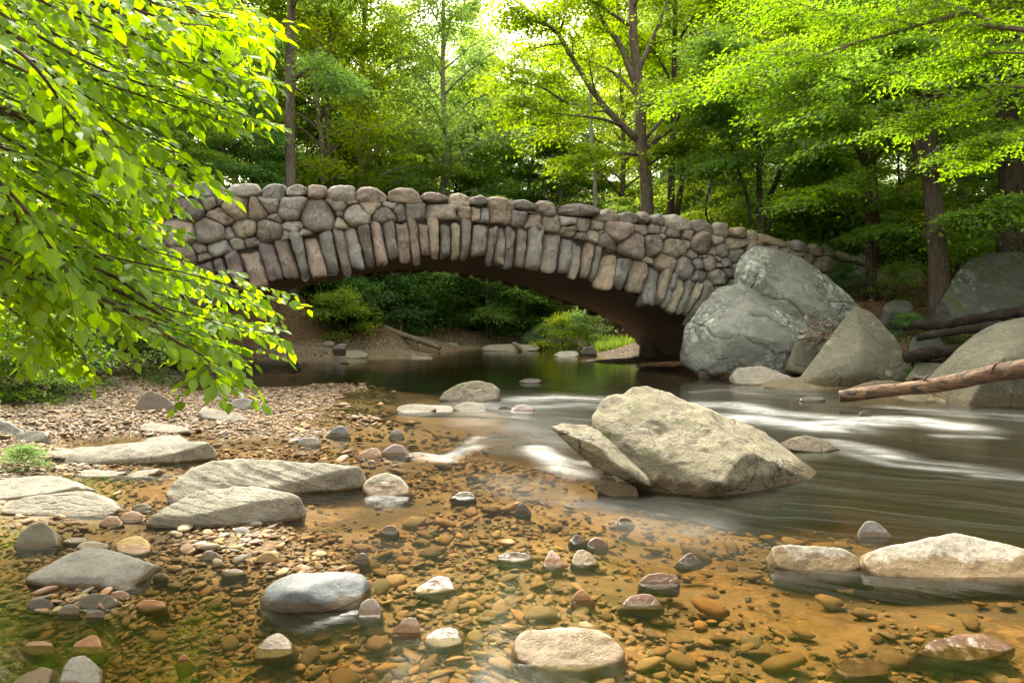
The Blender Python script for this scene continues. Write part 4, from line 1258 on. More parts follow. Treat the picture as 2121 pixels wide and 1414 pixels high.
for b in range(12):
    sel = np.where(np.arange(ng) % 12 == b)[0]
    V, T = base[b]
    c, s = np.cos(ang[sel])[:, None], np.sin(ang[sel])[:, None]
    vx = (V[None, :, 0] * c - V[None, :, 1] * s) * size[sel, None]
    vy = (V[None, :, 0] * s + V[None, :, 1] * c) * size[sel, None]
    vz = V[None, :, 2] * size[sel, None] + tx[sel, None] * vx + ty[sel, None] * vy
    P = np.stack([vx + x[sel, None], vy + dd[sel, None], vz + (z[sel] + size[sel] * .38)[:, None]], -1)
    nv = len(V)
    F = T[None] + (np.arange(len(sel)) * nv)[:, None, None]
    grav.add(P.reshape(-1, 3), None, F.reshape(-1, 3), np.repeat(colr[sel], nv, 0))
tag(grav.build('gravel', M['cobble']), 'loose tan and brown gravel and pebbles over the bar and creek bed', 'gravel', kind='stuff')
# ------------------------------------------------------------------ foliage
def leaf_quads(mb, P, tip, nrm, L, rs, wr=.55, clump=None):
    """simple folded diamond leaves"""
    n = len(P)
    tip = tip / (np.linalg.norm(tip, axis=1)[:, None] + 1e-9)
    side = np.cross(nrm, tip)
    side /= np.linalg.norm(side, axis=1)[:, None] + 1e-9
    up = np.cross(tip, side)
    w = (L * wr * .5)[:, None]
    l = L[:, None]
    V = np.stack([P, P + tip * l * .45 + side * w + up * w * .25, P + tip * l, P + tip * l * .45 - side * w + up * w * .25], 1)
    b = (np.arange(n) * 4)[:, None]
    T = np.concatenate([b + np.array([0, 1, 2]), b + np.array([0, 2, 3])], 0)
    c = np.zeros((n, 3))
    c[:, 0] = rs.uniform(0, 1, n)
    c[:, 1] = clump if clump is not None else .5
    mb.add(V.reshape(-1, 3), None, T, np.repeat(c, 4, 0))


def poly_dir(P):
    t = np.gradient(P, axis=0)
    return t / (np.linalg.norm(t, axis=1)[:, None] + 1e-9)


def grow(seed, trunk, r0, rtop=.25, limbs=None, nl=22, base=.35, spread=4.0, rise=.7, droop=.25, leafn=20000, ls=.14, flat=.16, sub=6, sig=.34, prof=1.3, subtube=True, lrad=.42):
    """trunk and crown meshes (MB, MB) of a broadleaf tree in its own coordinates"""
    rs = np.random.default_rng(seed)
    wood, crown = MB(), MB()
    TP = resample(trunk, 22)
    rad = r0 * (1 - (1 - rtop) * np.linspace(0, 1, 22)) * (1 + .55 * np.exp(-np.linspace(0, 1, 22) / .035))
    wood.add(*tube(TP, rad, 10, .08, seed))
    lb = []
    if limbs is None:
        az = rs.uniform(0, 6.28)
        for k in range(nl):
            tt = (k + .5) / nl
            t = base + (1 - base) * tt
            az += 2.4 + rs.normal(0, .35)
            L = spread * max(.2, (1 - tt ** prof * .8)) * (.55 + .6 * min(1, tt * 3 + .3)) * rs.uniform(.75, 1.2)
            f = t * 21
            i = min(20, int(f))
            st = TP[i] + (TP[i + 1] - TP[i]) * (f - i)
            e = rise * (.6 + tt * .9)
            d = np.array([math.cos(az), math.sin(az), e])
            q = [st]
            for s in range(4):
                d = d + np.array([rs.normal(0, .16), rs.normal(0, .16), -droop * (.5 + s * .35)])
                dn = d / np.linalg.norm(d)
                q.append(q[-1] + dn * L / 4)
            lb.append((np.array(q), r0 * lrad * (1 - .75 * tt) * min(1.0, L / spread)))
    else:
        for q, r in limbs:
            lb.append((np.array([p[:] for p in q], float), r))
    A, D = [], []
    for q, r in lb:
        q = resample(q, 10)
        wood.add(*tube(q, r * (1 - .8 * np.linspace(0, 1, 10)) + .008, 6, .05, seed))
        dq = poly_dir(q)
        L = np.linalg.norm(np.diff(q, axis=0), axis=1).sum()
        for s in range(sub):
            u = .28 + .72 * (s + rs.uniform(.2, .8)) / sub
            f = u * 9
            i = min(8, int(f))
            st = q[i] + (q[i + 1] - q[i]) * (f - i)
            h = math.atan2(dq[i, 1], dq[i, 0]) + (1 if s % 2 else -1) * rs.uniform(.5, 1.2)
            l2 = L * rs.uniform(.28, .5) * (1.25 - .5 * u)
            e = rs.uniform(.0, .45)
            w = [st]
            for g in range(3):
                w.append(w[-1] + np.array([math.cos(h), math.sin(h), e]) * l2 / 3)
                e -= rs.uniform(.08, .35)
                h += rs.normal(0, .2)
            w = resample(np.array(w), 6)
            if subtube:
                wood.add(*tube(w, np.linspace(max(.012, r * .3), .005, 6), 4, 0, 0, False))
            dw = poly_dir(w)
            A.append(w[1:])
            D.append(dw[1:])
        A.append(q[6:])
        D.append(dq[6:])
    A, D = np.concatenate(A), np.concatenate(D)
    k = rs.integers(0, len(A), leafn)
    sg = sig * rs.uniform(.4, 1.3, leafn)[:, None]
    P = A[k] + rs.normal(0, 1, (leafn, 3)) * sg * np.array([1, 1, flat]) + D[k] * rs.uniform(-.2, .35, leafn)[:, None]
    rad = np.hypot(P[:, 0] - A[k][:, 0], P[:, 1] - A[k][:, 1])
    P[:, 2] -= rad ** 2 * .35
    tip = D[k] * .6 + rs.normal(0, .55, (leafn, 3)) * np.array([1, 1, .4]) + np.array([0, 0, -.25])
    nrm = np.array([0, 0, 1.0]) + rs.normal(0, .42, (leafn, 3))
    cl = np.clip(.5 + .9 * fbm(P * .8, 2, seed=seed), 0, 1)
    leaf_quads(crown, P, tip, nrm, ls * rs.uniform(.65, 1.3, leafn), rs, clump=cl)
    return wood, crown


def lean(seed, h, w=.25, n=6, dx=0, dy=0):
    r = random.Random(seed)
    return [Vector((dx * (i / (n - 1)) ** 1.3 + r.gauss(0, w) * (i > 0) * .5, dy * i / (n - 1) + r.gauss(0, w) * (i > 0) * .5, h * i / (n - 1) - (.4 if i == 0 else 0))) for i in range(n)]


def plant_name(cat):
    return cat.replace(' ', '_')


def plant(proto, x, y, label, cat, group=None, rot=None, sc=1.0, z=None, name=None):
    wm, cm, wmat, cmat = proto
    if z is None:
        z = tz(x, y) - .05
    e = empty(name or plant_name(cat), (x, y, z), label, cat, group)
    e.rotation_euler = (0, 0, random.uniform(0, 6.28) if rot is None else rot)
    e.scale = (sc,) * 3 if not isinstance(sc, tuple) else sc
    for nm, me in (('trunk' if cat != 'shrub' else 'stem', wm), ('crown' if cat != 'shrub' else 'foliage', cm)):
        o = bpy.data.objects.new(nm, me)
        COL.objects.link(o)
        o.parent = e
    return e


def proto(wc, bark, leaf):
    w, c = wc
    return (w.mesh('trunk', M[bark]), c.mesh('crown', M[leaf], smooth=False), bark, leaf)


TALL = [proto(grow(1, lean(1, 21, .5), .24, nl=34, base=.2, spread=4.6, rise=.9, droop=.22, leafn=30000, ls=.20, sig=.5, flat=.6, prof=2), 'bark_grey', 'leaf_yellow'),
        proto(grow(2, lean(2, 24, .6), .28, nl=36, base=.2, spread=5.0, rise=1.0, droop=.2, leafn=32000, ls=.21, sig=.55, flat=.6, prof=2), 'bark_pale', 'leaf_yellow'),
        proto(grow(3, lean(3, 22, .4), .22, nl=36, base=.16, spread=4.4, rise=.9, droop=.25, leafn=30000, ls=.20, sig=.5, flat=.55, prof=2), 'bark_grey', 'leaf_mid')]
UNDER = [proto(grow(11, lean(11, 8.5, .3, dx=.6), .09, nl=20, base=.14, spread=3.0, rise=.55, leafn=22000, ls=.135, flat=.10, sig=.36), 'bark_dark', 'leaf_mid'),
         proto(grow(12, lean(12, 7.0, .3, dx=-.5), .08, nl=18, base=.12, spread=2.8, rise=.45, leafn=20000, ls=.13, flat=.10, sig=.36), 'bark_dark', 'leaf_yellow'),
         proto(grow(13, lean(13, 9.5, .4), .10, nl=20, base=.12, spread=3.3, rise=.5, leafn=24000, ls=.135, flat=.09, sig=.38), 'bark_dark', 'leaf_dark')]
SHRUB = [proto(grow(21, lean(21, 1.7, .12, 4), .025, nl=14, base=.05, spread=1.1, rise=.9, leafn=5200, ls=.085, flat=.3, sig=.2, sub=5), 'twig', 'leaf_dark'),
         proto(grow(22, lean(22, 1.3, .1, 4), .02, nl=14, base=.03, spread=1.0, rise=1.0, leafn=4600, ls=.08, flat=.35, sig=.18, sub=5), 'twig', 'leaf_mid'),
         proto(grow(23, lean(23, 1.5, .1, 4), .02, nl=14, base=.03, spread=1.1, rise=1.0, leafn=5000, ls=.085, flat=.35, sig=.2, sub=5), 'twig', 'leaf_yellow')]


def at(px, d):
    return (px - CX) / FPX * d, d


# ---- trees one can single out, traced from their trunks and limbs
def hero(name, label, trunk, r0, limbs, bark, leaf, leafn, ls, group=None, **kw):
    """trunk/limbs in photo pixels with a distance per point: [(px, py, d), ...]"""
    tp = [W(*p) for p in trunk]
    b = tp[0].copy()
    g = tz(b.x, b.y)
    tp[0].z = min(b.z, g - .2)
    o = Vector((b.x, b.y, g))
    wd, cr = grow(kw.pop('seed', 5), [p - o for p in tp], r0, limbs=[([W(*p) - o for p in l], r) for l, r in limbs], leafn=leafn, ls=ls, **kw)
    e = empty(name, o, label, 'tree', group)
    wd.build('trunk', M[bark], None).parent = e
    cr.build('crown', M[leaf], None, smooth=False).parent = e
    return e


hero('tree', 'tall straight grey-trunked tree behind the left half of the bridge', [(602, 400, 27), (601, 250, 27), (600, 120, 27), (604, 0, 27), (600, -150, 27), (605, -420, 27)], .21,
     [([(607, 165, 27), (640, 142, 26.5), (680, 150, 26), (700, 185, 25.7)], .09), ([(600, 92, 27), (560, 72, 26.5), (500, 52, 26)], .06), ([(605, 20, 27), (625, -15, 26.6), (680, -60, 26)], .07), ([(600, -60, 27), (520, -150, 26), (440, -200, 25)], .08),
      ([(602, -120, 27), (700, -200, 26), (800, -240, 25)], .08), ([(600, -180, 27), (560, -300, 28), (500, -360, 29)], .08), ([(604, -40, 27), (680, -120, 28.5), (760, -150, 30)], .07), ([(604, -250, 27), (660, -360, 26), (700, -420, 25)], .07)],
     'bark_grey', 'leaf_mid', 16000, .16, seed=31, rtop=.5, sig=.5, flat=.3)
hero('tree', 'spreading tree with forked dark limbs rising behind the right half of the bridge', [(1347, 460, 24), (1340, 400, 24), (1328, 300, 24), (1325, 200, 24), (1312, 80, 24), (1310, 0, 24), (1300, -150, 24)], .24,
     [([(1325, 292, 24), (1290, 262, 23.8), (1235, 200, 23.4), (1185, 120, 23), (1150, 65, 22.6), (1085, 15, 22)], .13), ([(1180, 115, 23), (1150, 62, 22.7), (1110, 45, 22.4), (1060, 20, 22)], .06), ([(1335, 312, 24), (1370, 280, 23.6), (1400, 255, 23.2), (1430, 160, 22.8), (1465, 70, 22.4)], .10),
      ([(1322, 320, 24), (1280, 318, 23.5), (1235, 322, 23), (1185, 348, 22.4)], .06), ([(1338, 345, 24), (1375, 320, 23.5), (1410, 290, 23)], .06), ([(1318, 180, 24), (1285, 95, 24), (1245, 40, 24), (1215, -30, 24)], .13), ([(1322, 150, 24), (1360, 60, 24.3), (1400, -40, 24.8)], .09),
      ([(1290, 262, 23.8), (1240, 245, 22.8), (1150, 235, 22), (1060, 215, 21.4)], .05), ([(1250, 215, 23.5), (1180, 215, 23), (1120, 180, 22), (1050, 165, 21.5)], .05), ([(1325, 230, 24), (1380, 200, 22.8), (1440, 205, 21.8)], .05), ([(1312, 60, 24), (1240, 10, 22.8), (1180, -20, 22)], .06),
      ([(1310, 20, 24), (1350, -60, 23), (1420, -90, 22)], .07), ([(1320, 200, 24), (1270, 150, 25), (1200, 120, 26), (1130, 110, 27)], .06), ([(1335, 290, 24), (1400, 220, 25), (1470, 180, 26)], .06)],
     'bark_grey', 'leaf_mid', 30000, .135, seed=32, rtop=.5, sig=.36, flat=.12, sub=8)
hero('tree', 'big dark forked tree on the right bank beside the shaded boulder', [(1950, 655, 16.5), (1944, 560, 16.5), (1938, 470, 16.5), (1928, 370, 16.5), (1918, 260, 16.6), (1922, 190, 16.7), (1938, 80, 16.9), (1945, -40, 17), (1950, -200, 17)], .23,
     [([(1932, 400, 16.5), (1905, 330, 16.4), (1870, 240, 16.2), (1835, 200, 16), (1780, 170, 15.8), (1700, 150, 15.4)], .10), ([(1922, 250, 16.6), (1900, 190, 16.4), (1870, 130, 16), (1840, 90, 15.6)], .10), ([(1938, 380, 16.5), (1990, 330, 16), (2060, 300, 15.4), (2130, 280, 15)], .06),
      ([(1920, 220, 16.6), (1990, 160, 16.2), (2080, 120, 15.6)], .07), ([(1940, 60, 16.9), (1990, -20, 16.4), (2080, -60, 15.8)], .08), ([(1940, 40, 16.9), (1880, -30, 16.4), (1780, -60, 15.8)], .08),
      ([(1938, 480, 16.5), (2000, 450, 15.6), (2080, 430, 15)], .04), ([(1870, 240, 16.2), (1850, 170, 16), (1870, 110, 15.8)], .04), ([(1942, 500, 16.5), (1890, 480, 17.5), (1830, 470, 18.5)], .04), ([(1930, 330, 16.5), (1980, 260, 17.5), (2060, 230, 18.5)], .05)],
     'bark_dark', 'leaf_mid', 34000, .12, seed=33, rtop=.5, sig=.34, flat=.11, sub=8)
hero('tree', 'slim double-stemmed dark tree standing at the bridge end', [(1806, 590, 19.5), (1803, 500, 19.5), (1800, 420, 19.5), (1794, 340, 19.5), (1775, 260, 19.5), (1765, 150, 19.5), (1760, 20, 19.5)], .14,
     [([(1808, 560, 19.5), (1815, 470, 19.4), (1812, 380, 19.4), (1808, 300, 19.3), (1830, 200, 19.2), (1850, 100, 19)], .12), ([(1797, 360, 19.5), (1770, 300, 19.2), (1730, 250, 18.8), (1680, 230, 18.4)], .05), ([(1778, 260, 19.5), (1740, 180, 19.2), (1690, 120, 18.8), (1630, 90, 18.4)], .06),
      ([(1810, 330, 19.4), (1850, 290, 19), (1890, 270, 18.6)], .04), ([(1768, 180, 19.5), (1800, 110, 19), (1840, 60, 18.6)], .05), ([(1800, 420, 19.5), (1760, 400, 19), (1710, 400, 18.5), (1660, 420, 18)], .035), ([(1765, 130, 19.5), (1700, 60, 20), (1640, 20, 20.5)], .05), ([(1802, 450, 19.5), (1850, 420, 19), (1900, 420, 18.4)], .035)],
     'bark_dark', 'leaf_mid', 26000, .12, seed=34, rtop=.4, sig=.34, flat=.10, sub=8)
hero('tree', 'many-stemmed ivy-clad leaning tree just behind the bridge end', [(1572, 500, 22), (1573, 420, 22), (1572, 340, 22), (1570, 260, 22), (1575, 160, 22), (1580, 60, 22)], .11,
     [([(1575, 490, 22), (1590, 420, 21.8), (1622, 340, 21.5), (1650, 270, 21.2), (1700, 200, 20.8)], .10), ([(1580, 495, 22), (1615, 420, 22), (1650, 350, 22), (1690, 290, 22)], .07), ([(1560, 480, 22), (1545, 400, 22), (1520, 320, 22), (1500, 230, 21.6)], .06), ([(1572, 300, 22), (1540, 240, 21.4), (1480, 210, 20.8)], .05),
      ([(1572, 260, 22), (1610, 200, 21.4), (1660, 160, 20.8)], .05), ([(1574, 180, 22), (1530, 120, 21.4), (1470, 90, 20.8)], .05), ([(1620, 345, 21.5), (1670, 330, 21), (1720, 340, 20.6)], .035), ([(1572, 350, 22), (1530, 330, 21.5), (1480, 340, 21)], .035)],
     'bark_dark', 'leaf_mid', 26000, .125, seed=35, rtop=.4, sig=.36, flat=.12, sub=8)
hero('tree', 'dark twin trunk right of the spreading tree, seen over the parapet', [(1388, 470, 25.5), (1390, 380, 25.5), (1394, 300, 25.5), (1396, 150, 25.5), (1400, -60, 25.5)], .15,
     [([(1400, 455, 25.4), (1412, 380, 25.4), (1418, 320, 25.3), (1435, 220, 25), (1455, 120, 24.8)], .11), ([(1396, 180, 25.5), (1350, 100, 26), (1300, 60, 26.6)], .05), ([(1396, 100, 25.5), (1450, 20, 25), (1520, -20, 24.6)], .06), ([(1398, 20, 25.5), (1340, -60, 26), (1290, -90, 26)], .06), ([(1430, 230, 25), (1490, 190, 24.6), (1540, 170, 24.2)], .04)],
     'bark_dark', 'leaf_mid', 14000, .14, seed=36, rtop=.5, sig=.4, flat=.2)
for lb, px, d, r, bk, sd in (('pale slender trunk seen over the parapet right of the twin trunk', 1465, 30, .13, 'bark_pale', 41), ('pale leaning trunk beyond the bridge end', 1672, 27, .17, 'bark_pale', 42), ('pale thin trunk behind the middle of the bridge', 1229, 38, .13, 'bark_pale', 43),
                             ('thin grey trunk behind the parapet right of the straight trunk', 684, 36, .15, 'bark_grey', 44), ('brown trunk glimpsed between the bright leaves at left', 262, 30, .22, 'bark_grey', 45), ('second brown trunk glimpsed through the bright leaves', 310, 33, .2, 'bark_grey', 46),
                             ('grey trunk in the wood between the bank trees', 1762, 26, .14, 'bark_grey', 47), ('pale grey trunk right of the big forked tree', 1990, 25, .17, 'bark_pale', 48), ('stout shaded trunk near the right edge of the wood', 2092, 17.5, .3, 'bark_dark', 49)):
    hero('tree', lb, [(px, 520, d), (px + 4, 400, d), (px - 6, 250, d), (px - 2, 100, d), (px + 4, -60, d), (px - 4, -300, d), (px, -520, d)], r,
         [([(px, y0, d), (px + s * 50, y0 - 70, d - .8), (px + s * 110, y0 - 110, d - 1.5)], .06) for y0, s in ((180, 1), (120, -1), (40, 1), (-20, -1), (-90, 1), (-160, -1), (-240, 1), (-320, -1))]
         + [([(px, y0, d), (px + s * 30, y0 - 70, d + 1.2), (px + s * 60, y0 - 110, d + 2.4)], .06) for y0, s in ((100, 1), (0, -1), (-120, 1), (-220, -1))],
         bk, 'leaf_yellow' if sd % 2 else 'leaf_mid', 15000, .17, seed=sd, rtop=.5, sig=.5, flat=.3)

# ---- the wood beyond the bridge
rp = random.Random(77)
SPOTS = []
for px, d, k, sc in ((450, 27, 0, 1.0), (520, 30, 2, .9), (700, 40, 1, 1.5), (790, 43, 1, 1.7), (870, 41, 1, 1.5), (960, 44, 0, 1.3), (1080, 46, 2, 1.2), (1160, 44, 2, 1.2), (1240, 44, 0, 1.2), (640, 38, 2, 1.1), (740, 47, 1, 1.7), (910, 49, 1, 1.6), (1020, 50, 1, 1.4), (1480, 27, 1, .9), (1560, 30, 1, .9), (1640, 25.5, 1, .8),
                     (1730, 29, 1, .95), (1860, 25, 1, .9), (1950, 28, 1, .9), (2040, 24, 1, .9), (2120, 27, 0, 1.0), (1740, 24, 0, .6), (380, 30, 2, 1.1), (200, 27, 2, 1.0), (60, 25, 2, 1.1), (-80, 22, 0, 1.1), (330, 24, 0, .9), (2200, 22, 0, 1.1), (1420, 34, 1, 1.1), (1010, 35, 1, 1.0), (1330, 34, 1, 1.0)):
    x, y = at(px, d)
    kind = ('mid green', 'yellow-green', 'dark green')[k]
    plant(UNDER[k], x, y, kind + ' layered understorey tree in the wood beyond the bridge', 'tree', kind + ' understorey trees beyond the bridge', sc=sc * rp.uniform(.9, 1.1))
for px, d, k, sc in ((440, 36, 2, 1), (560, 40, 0, 1), (660, 34, 0, .95), (760, 38, 1, 1), (905, 40, 1, .9), (990, 44, 2, .76), (1090, 46, 2, .66), (1170, 42, 2, .68), (1290, 40, 0, .85), (1400, 42, 0, 1), (1500, 36, 2, 1), (1590, 40, 0, 1), (1680, 35, 2, 1),
                     (1780, 38, 0, 1), (1880, 33, 2, 1), (1990, 36, 0, 1), (2100, 32, 2, 1), (2220, 30, 2, 1), (300, 38, 2, 1), (180, 35, 0, 1), (2350, 36, 0, 1), (2500, 30, 2, 1), (2700, 26, 0, 1), (2450, 22, 2, .9), (2900, 22, 1, .9),  # outermost right trees are out of view, added to block sky reflection in water
                     (480, 52, 1, 1), (620, 55, 1, 1), (720, 50, 2, 1), (840, 56, 0, .95), (960, 60, 1, .85), (1060, 62, 2, .72), (1150, 58, 0, .72), (900, 52, 2, .85), (1000, 54, 1, .75), (1250, 56, 1, .9), (1360, 54, 2, 1), (1460, 52, 1, 1), (1560, 56, 1, 1), (1660, 50, 0, 1), (1770, 54, 1, 1), (1880, 48, 0, 1), (2000, 52, 1, 1), (2140, 48, 1, 1),
                     (350, 55, 0, 1), (220, 50, 1, 1), (90, 48, 0, 1), (-50, 52, 1, 1), (560, 74, 0, 1), (700, 70, 1, 1), (820, 76, 2, .95), (930, 80, 0, .9), (980, 86, 2, .85), (1040, 84, 1, .75), (1130, 80, 2, .75), (1230, 76, 0, .9), (1330, 74, 1, 1), (1480, 72, 0, 1), (1620, 70, 1, 1), (1760, 70, 2, 1), (1900, 66, 1, 1), (2060, 64, 0, 1), (400, 70, 2, 1), (250, 66, 1, 1), (100, 64, 2, 1)):
    x, y = at(px + rp.uniform(-12, 12), d)
    kind = ('yellow-green grey-trunked', 'yellow-green pale-trunked', 'mid green grey-trunked')[k]
    plant(TALL[k], x, y, kind + ' tall tree in the wood on the slope beyond the bridge', 'tree', kind + ' tall trees on the slope', sc=sc * rp.uniform(.9, 1.08))
# right-hand bank and left-hand bank, out of frame or at its edge
for k, (x, y, p, sc) in enumerate(((14.5, 15.5, UNDER[0], .9), (17, 19, UNDER[2], 1.1), (15.5, 12.5, UNDER[0], 1.0), (-12.5, 12.5, UNDER[1], .85), (-10.8, 9.6, UNDER[0], .75), (-13, 17.5, UNDER[0], .8), (-16, 13, UNDER[2], 1.1))):
    plant(p, x, y, ['bushy tree on the right bank at the edge of the photo', 'dark bushy tree far up the right bank', 'leafy tree just out of sight over the olive boulder', 'yellow-green bank tree behind the overhanging branches', 'green bank tree near the left edge behind the branches', 'green tree above the left end of the bridge', 'dark tree high on the left bank'][k], 'tree', sc=sc)

# ---- shrubs and low plants
for k in range(26):
    px = 545 + k * 23 + rp.uniform(-10, 10)
    d = rp.uniform(34.5, 41) - (3.0 if px < 760 else 0)
    x, y = at(px, d)
    plant(SHRUB[k % 3 if px < 900 else (0, 1, 1)[k % 3]], x, y, 'leafy shrub among many on the shaded far bank seen through the arch', 'shrub', 'shrubs on the far bank seen through the arch', sc=rp.uniform(1.5, 2.3))
for k in range(12):
    x, y = at(520 + k * 17 + rp.uniform(-8, 8), rp.uniform(27.5, 31))
    plant(SHRUB[(0, 1, 0, 2)[k % 4]], x, y, 'dark bushy shrub clinging to the slope beside the left foot of the arch', 'shrub', 'shrubs on the slope at the left foot of the arch', sc=rp.uniform(1.0, 1.6))
for k, (px, d) in enumerate(((660, 30.5), (700, 30), (735, 30.2), (770, 31.5), (640, 29), (840, 33.5), (880, 35), (920, 36), (960, 36.5), (1000, 37.5), (1040, 38), (1080, 38), (720, 32), (790, 33))):
    x, y = at(px, d)
    plant(SHRUB[(1, 0, 1, 0)[k % 4]], x, y, 'drooping leafy shrub overhanging the far shore under the arch', 'shrub', 'shrubs overhanging the far shore', sc=rp.uniform(1.1, 1.7))
for k in range(16):
    x, y = at(1600 + k * 34 + rp.uniform(-12, 12), rp.uniform(23, 33))
    plant(SHRUB[(2, 1, 2, 0)[k % 4]], x, y, 'low green bush on the forest floor beyond the right end of the bridge', 'shrub', 'bushes on the forest floor beyond the bridge end', sc=rp.uniform(1.2, 2.0))
for k in range(20):
    x, y = at(430 + k * 60 + rp.uniform(-20, 20), rp.uniform(30, 48) if k > 14 or k < 4 else rp.uniform(46, 60))
    plant(SHRUB[(2, 1, 1, 2)[k % 4]], x, y, 'bush on the forest floor behind the parapet', 'shrub', 'bushes on the forest floor behind the parapet', sc=rp.uniform(2.0, 2.8))
for px, d, k, sc in ((600, 34, 0, .62), (700, 37, 0, .66), (790, 39, 0, .7), (880, 41, 0, .7), (980, 42, 0, .75), (1060, 43, 2, .7)):
    x, y = at(px, d)
    plant(UNDER[k], x, y, 'low layered green tree on the far bank filling the view under the arch', 'tree', 'low trees on the far bank under the arch', sc=sc)
for px, d, k, sc, lb in ((575, 31, 1, 1.5, 'dark shrub on the far bank seen under the left of the arch'), (640, 33, 1, 1.8, 'large dark shrub arching over the far shore'), (690, 30.5, 1, 1.35, 'green shrub hanging to the water under the arch'), (735, 32, 0, 1.6, 'dark green shrub left of the fallen trunk'),
                         (900, 36, 1, 1.6, 'light green shrub with a drooping spray beyond the arch'), (960, 39, 1, 1.9, 'dark shrub on the far bank above the pale stone'), (1030, 40, 0, 1.9, 'dark shrub above the far flat rock'), (1090, 38, 0, 1.6, 'dark green shrub left of the sunlit bush'),
                         (1165, 30.5, 2, 1.2, 'sunlit yellow-green bush beyond the right of the arch'), (1215, 30, 2, 1.1, 'sunlit bush beside the pier beyond the arch'), (1130, 33, 1, .9, 'small green bush at the far bend'), (840, 38, 0, 1.9, 'dark shrub behind the fallen far trunk'), (780, 35, 0, 1.8, 'dark shrub above the upright far rocks')):
    x, y = at(px, d)
    plant(SHRUB[k], x, y, lb, 'shrub', sc=sc)
for px, d, k, sc, lb in ((60, 10.6, 0, .8, 'dark green shrub at the left edge beside the arch foot'), (-60, 9.4, 1, 1.0, 'leafy shrub out past the left edge'), (120, 11.6, 0, .75, 'dark shrub in front of the left arch foot'), (30, 9.6, 1, .5, 'low leafy plant at the foot of the left shrub'), (110, 10.4, 1, .4, 'small creeping plant over the left bank stones'),
                         (190, 12.8, 0, .9, 'shrub hiding the left end of the wall'), (280, 13.6, 2, .8, 'bright shrub against the left spandrel'),
                         (1830, 15.6, 0, .42, 'fern-like plant on the leaf-littered right bank'), (1880, 16.2, 1, .4, 'small green plant below the forked tree'), (1960, 15.4, 1, .38, 'low plant beside the dark log'), (1895, 14.4, 0, .35, 'sprig of leaves beside the cone boulder'), (1990, 16.6, 1, .55, 'leafy plant before the shaded boulder'),
                         (2080, 14.5, 0, .5, 'dark plant over the rotten logs'), (1740, 19.5, 0, .55, 'plant trailing over the end of the wall'), (1850, 19, 2, .7, 'yellow-green plant at the edge of the wood'), (2010, 19.5, 1, .9, 'green bush behind the forked tree'), (2110, 17.5, 0, 1.0, 'dark bush at the right edge above the boulder'), (1690, 20.5, 0, .7, 'dark shrub draped over the wall end')):
    x, y = at(px, d)
    plant(SHRUB[k], x, y, lb, 'shrub', sc=sc)
x, y = at(40, 6.4)
plant(SHRUB[1], x, y, 'small bright plant at the left edge beside the wide slab', 'shrub', sc=.2)


# grass on the sandbank beyond the arch
gm = MB()
rs = np.random.default_rng(9)
n = 1800
gx_, gy_ = rs.uniform(3.4, 5.1, n), rs.uniform(27.2, 30.5, n)
gz_ = terrain(gx_, gy_)
P = np.stack([gx_, gy_, gz_], -1)
tip = np.stack([rs.normal(0, .35, n), rs.normal(0, .35, n), np.ones(n)], -1)
leaf_quads(gm, P, tip, rs.normal(0, 1, (n, 3)), rs.uniform(.3, .6, n), rs, .09)
tag(gm.build('grass', M['leaf_yellow'], smooth=False), 'sunlit grass tuft on the sandbank beyond the arch', 'grass', kind='stuff')

# ---- the overhanging bough at the left, its leaves a few metres from us
def fine_leaves(mb, P, tip, nrm, L, rs):
    n = len(P)
    tip = tip / np.linalg.norm(tip, axis=1)[:, None]
    side = np.cross(nrm, tip)
    side /= np.linalg.norm(side, axis=1)[:, None] + 1e-9
    up = np.cross(tip, side)
    l = L[:, None]
    wv = (L * rs.uniform(.55, .72, n))[:, None] * .5
    fold = rs.uniform(.05, .35, n)[:, None]
    dr = rs.uniform(-.05, .22, n)[:, None]

    def pt(a, b):
        return P + tip * l * a + side * wv * b + up * (wv * abs(b) * fold) - up * l * dr * a * a
    S = [pt(0, 0), pt(.16, .62), pt(.40, 1.0), pt(.68, .74), pt(1, 0), pt(.68, -.74), pt(.40, -1.0), pt(.16, -.62), pt(.2, 0), pt(.42, 0), pt(.7, 0)]
    V = np.stack(S, 1)
    b = (np.arange(n) * 11)[:, None]
    T = np.concatenate([b + np.array(t) for t in ((0, 8, 1), (3, 10, 4), (0, 7, 8), (4, 10, 5))], 0)
    Q = np.concatenate([b + np.array(t) for t in ((1, 8, 9, 2), (2, 9, 10, 3), (8, 7, 6, 9), (9, 6, 5, 10))], 0)
    c = np.zeros((n, 3))
    c[:, 0] = rs.uniform(0, 1, n)
    c[:, 1] = rs.uniform(0, 1, n)
    mb.add(V.reshape(-1, 3), Q, T, np.repeat(c, 11, 0))


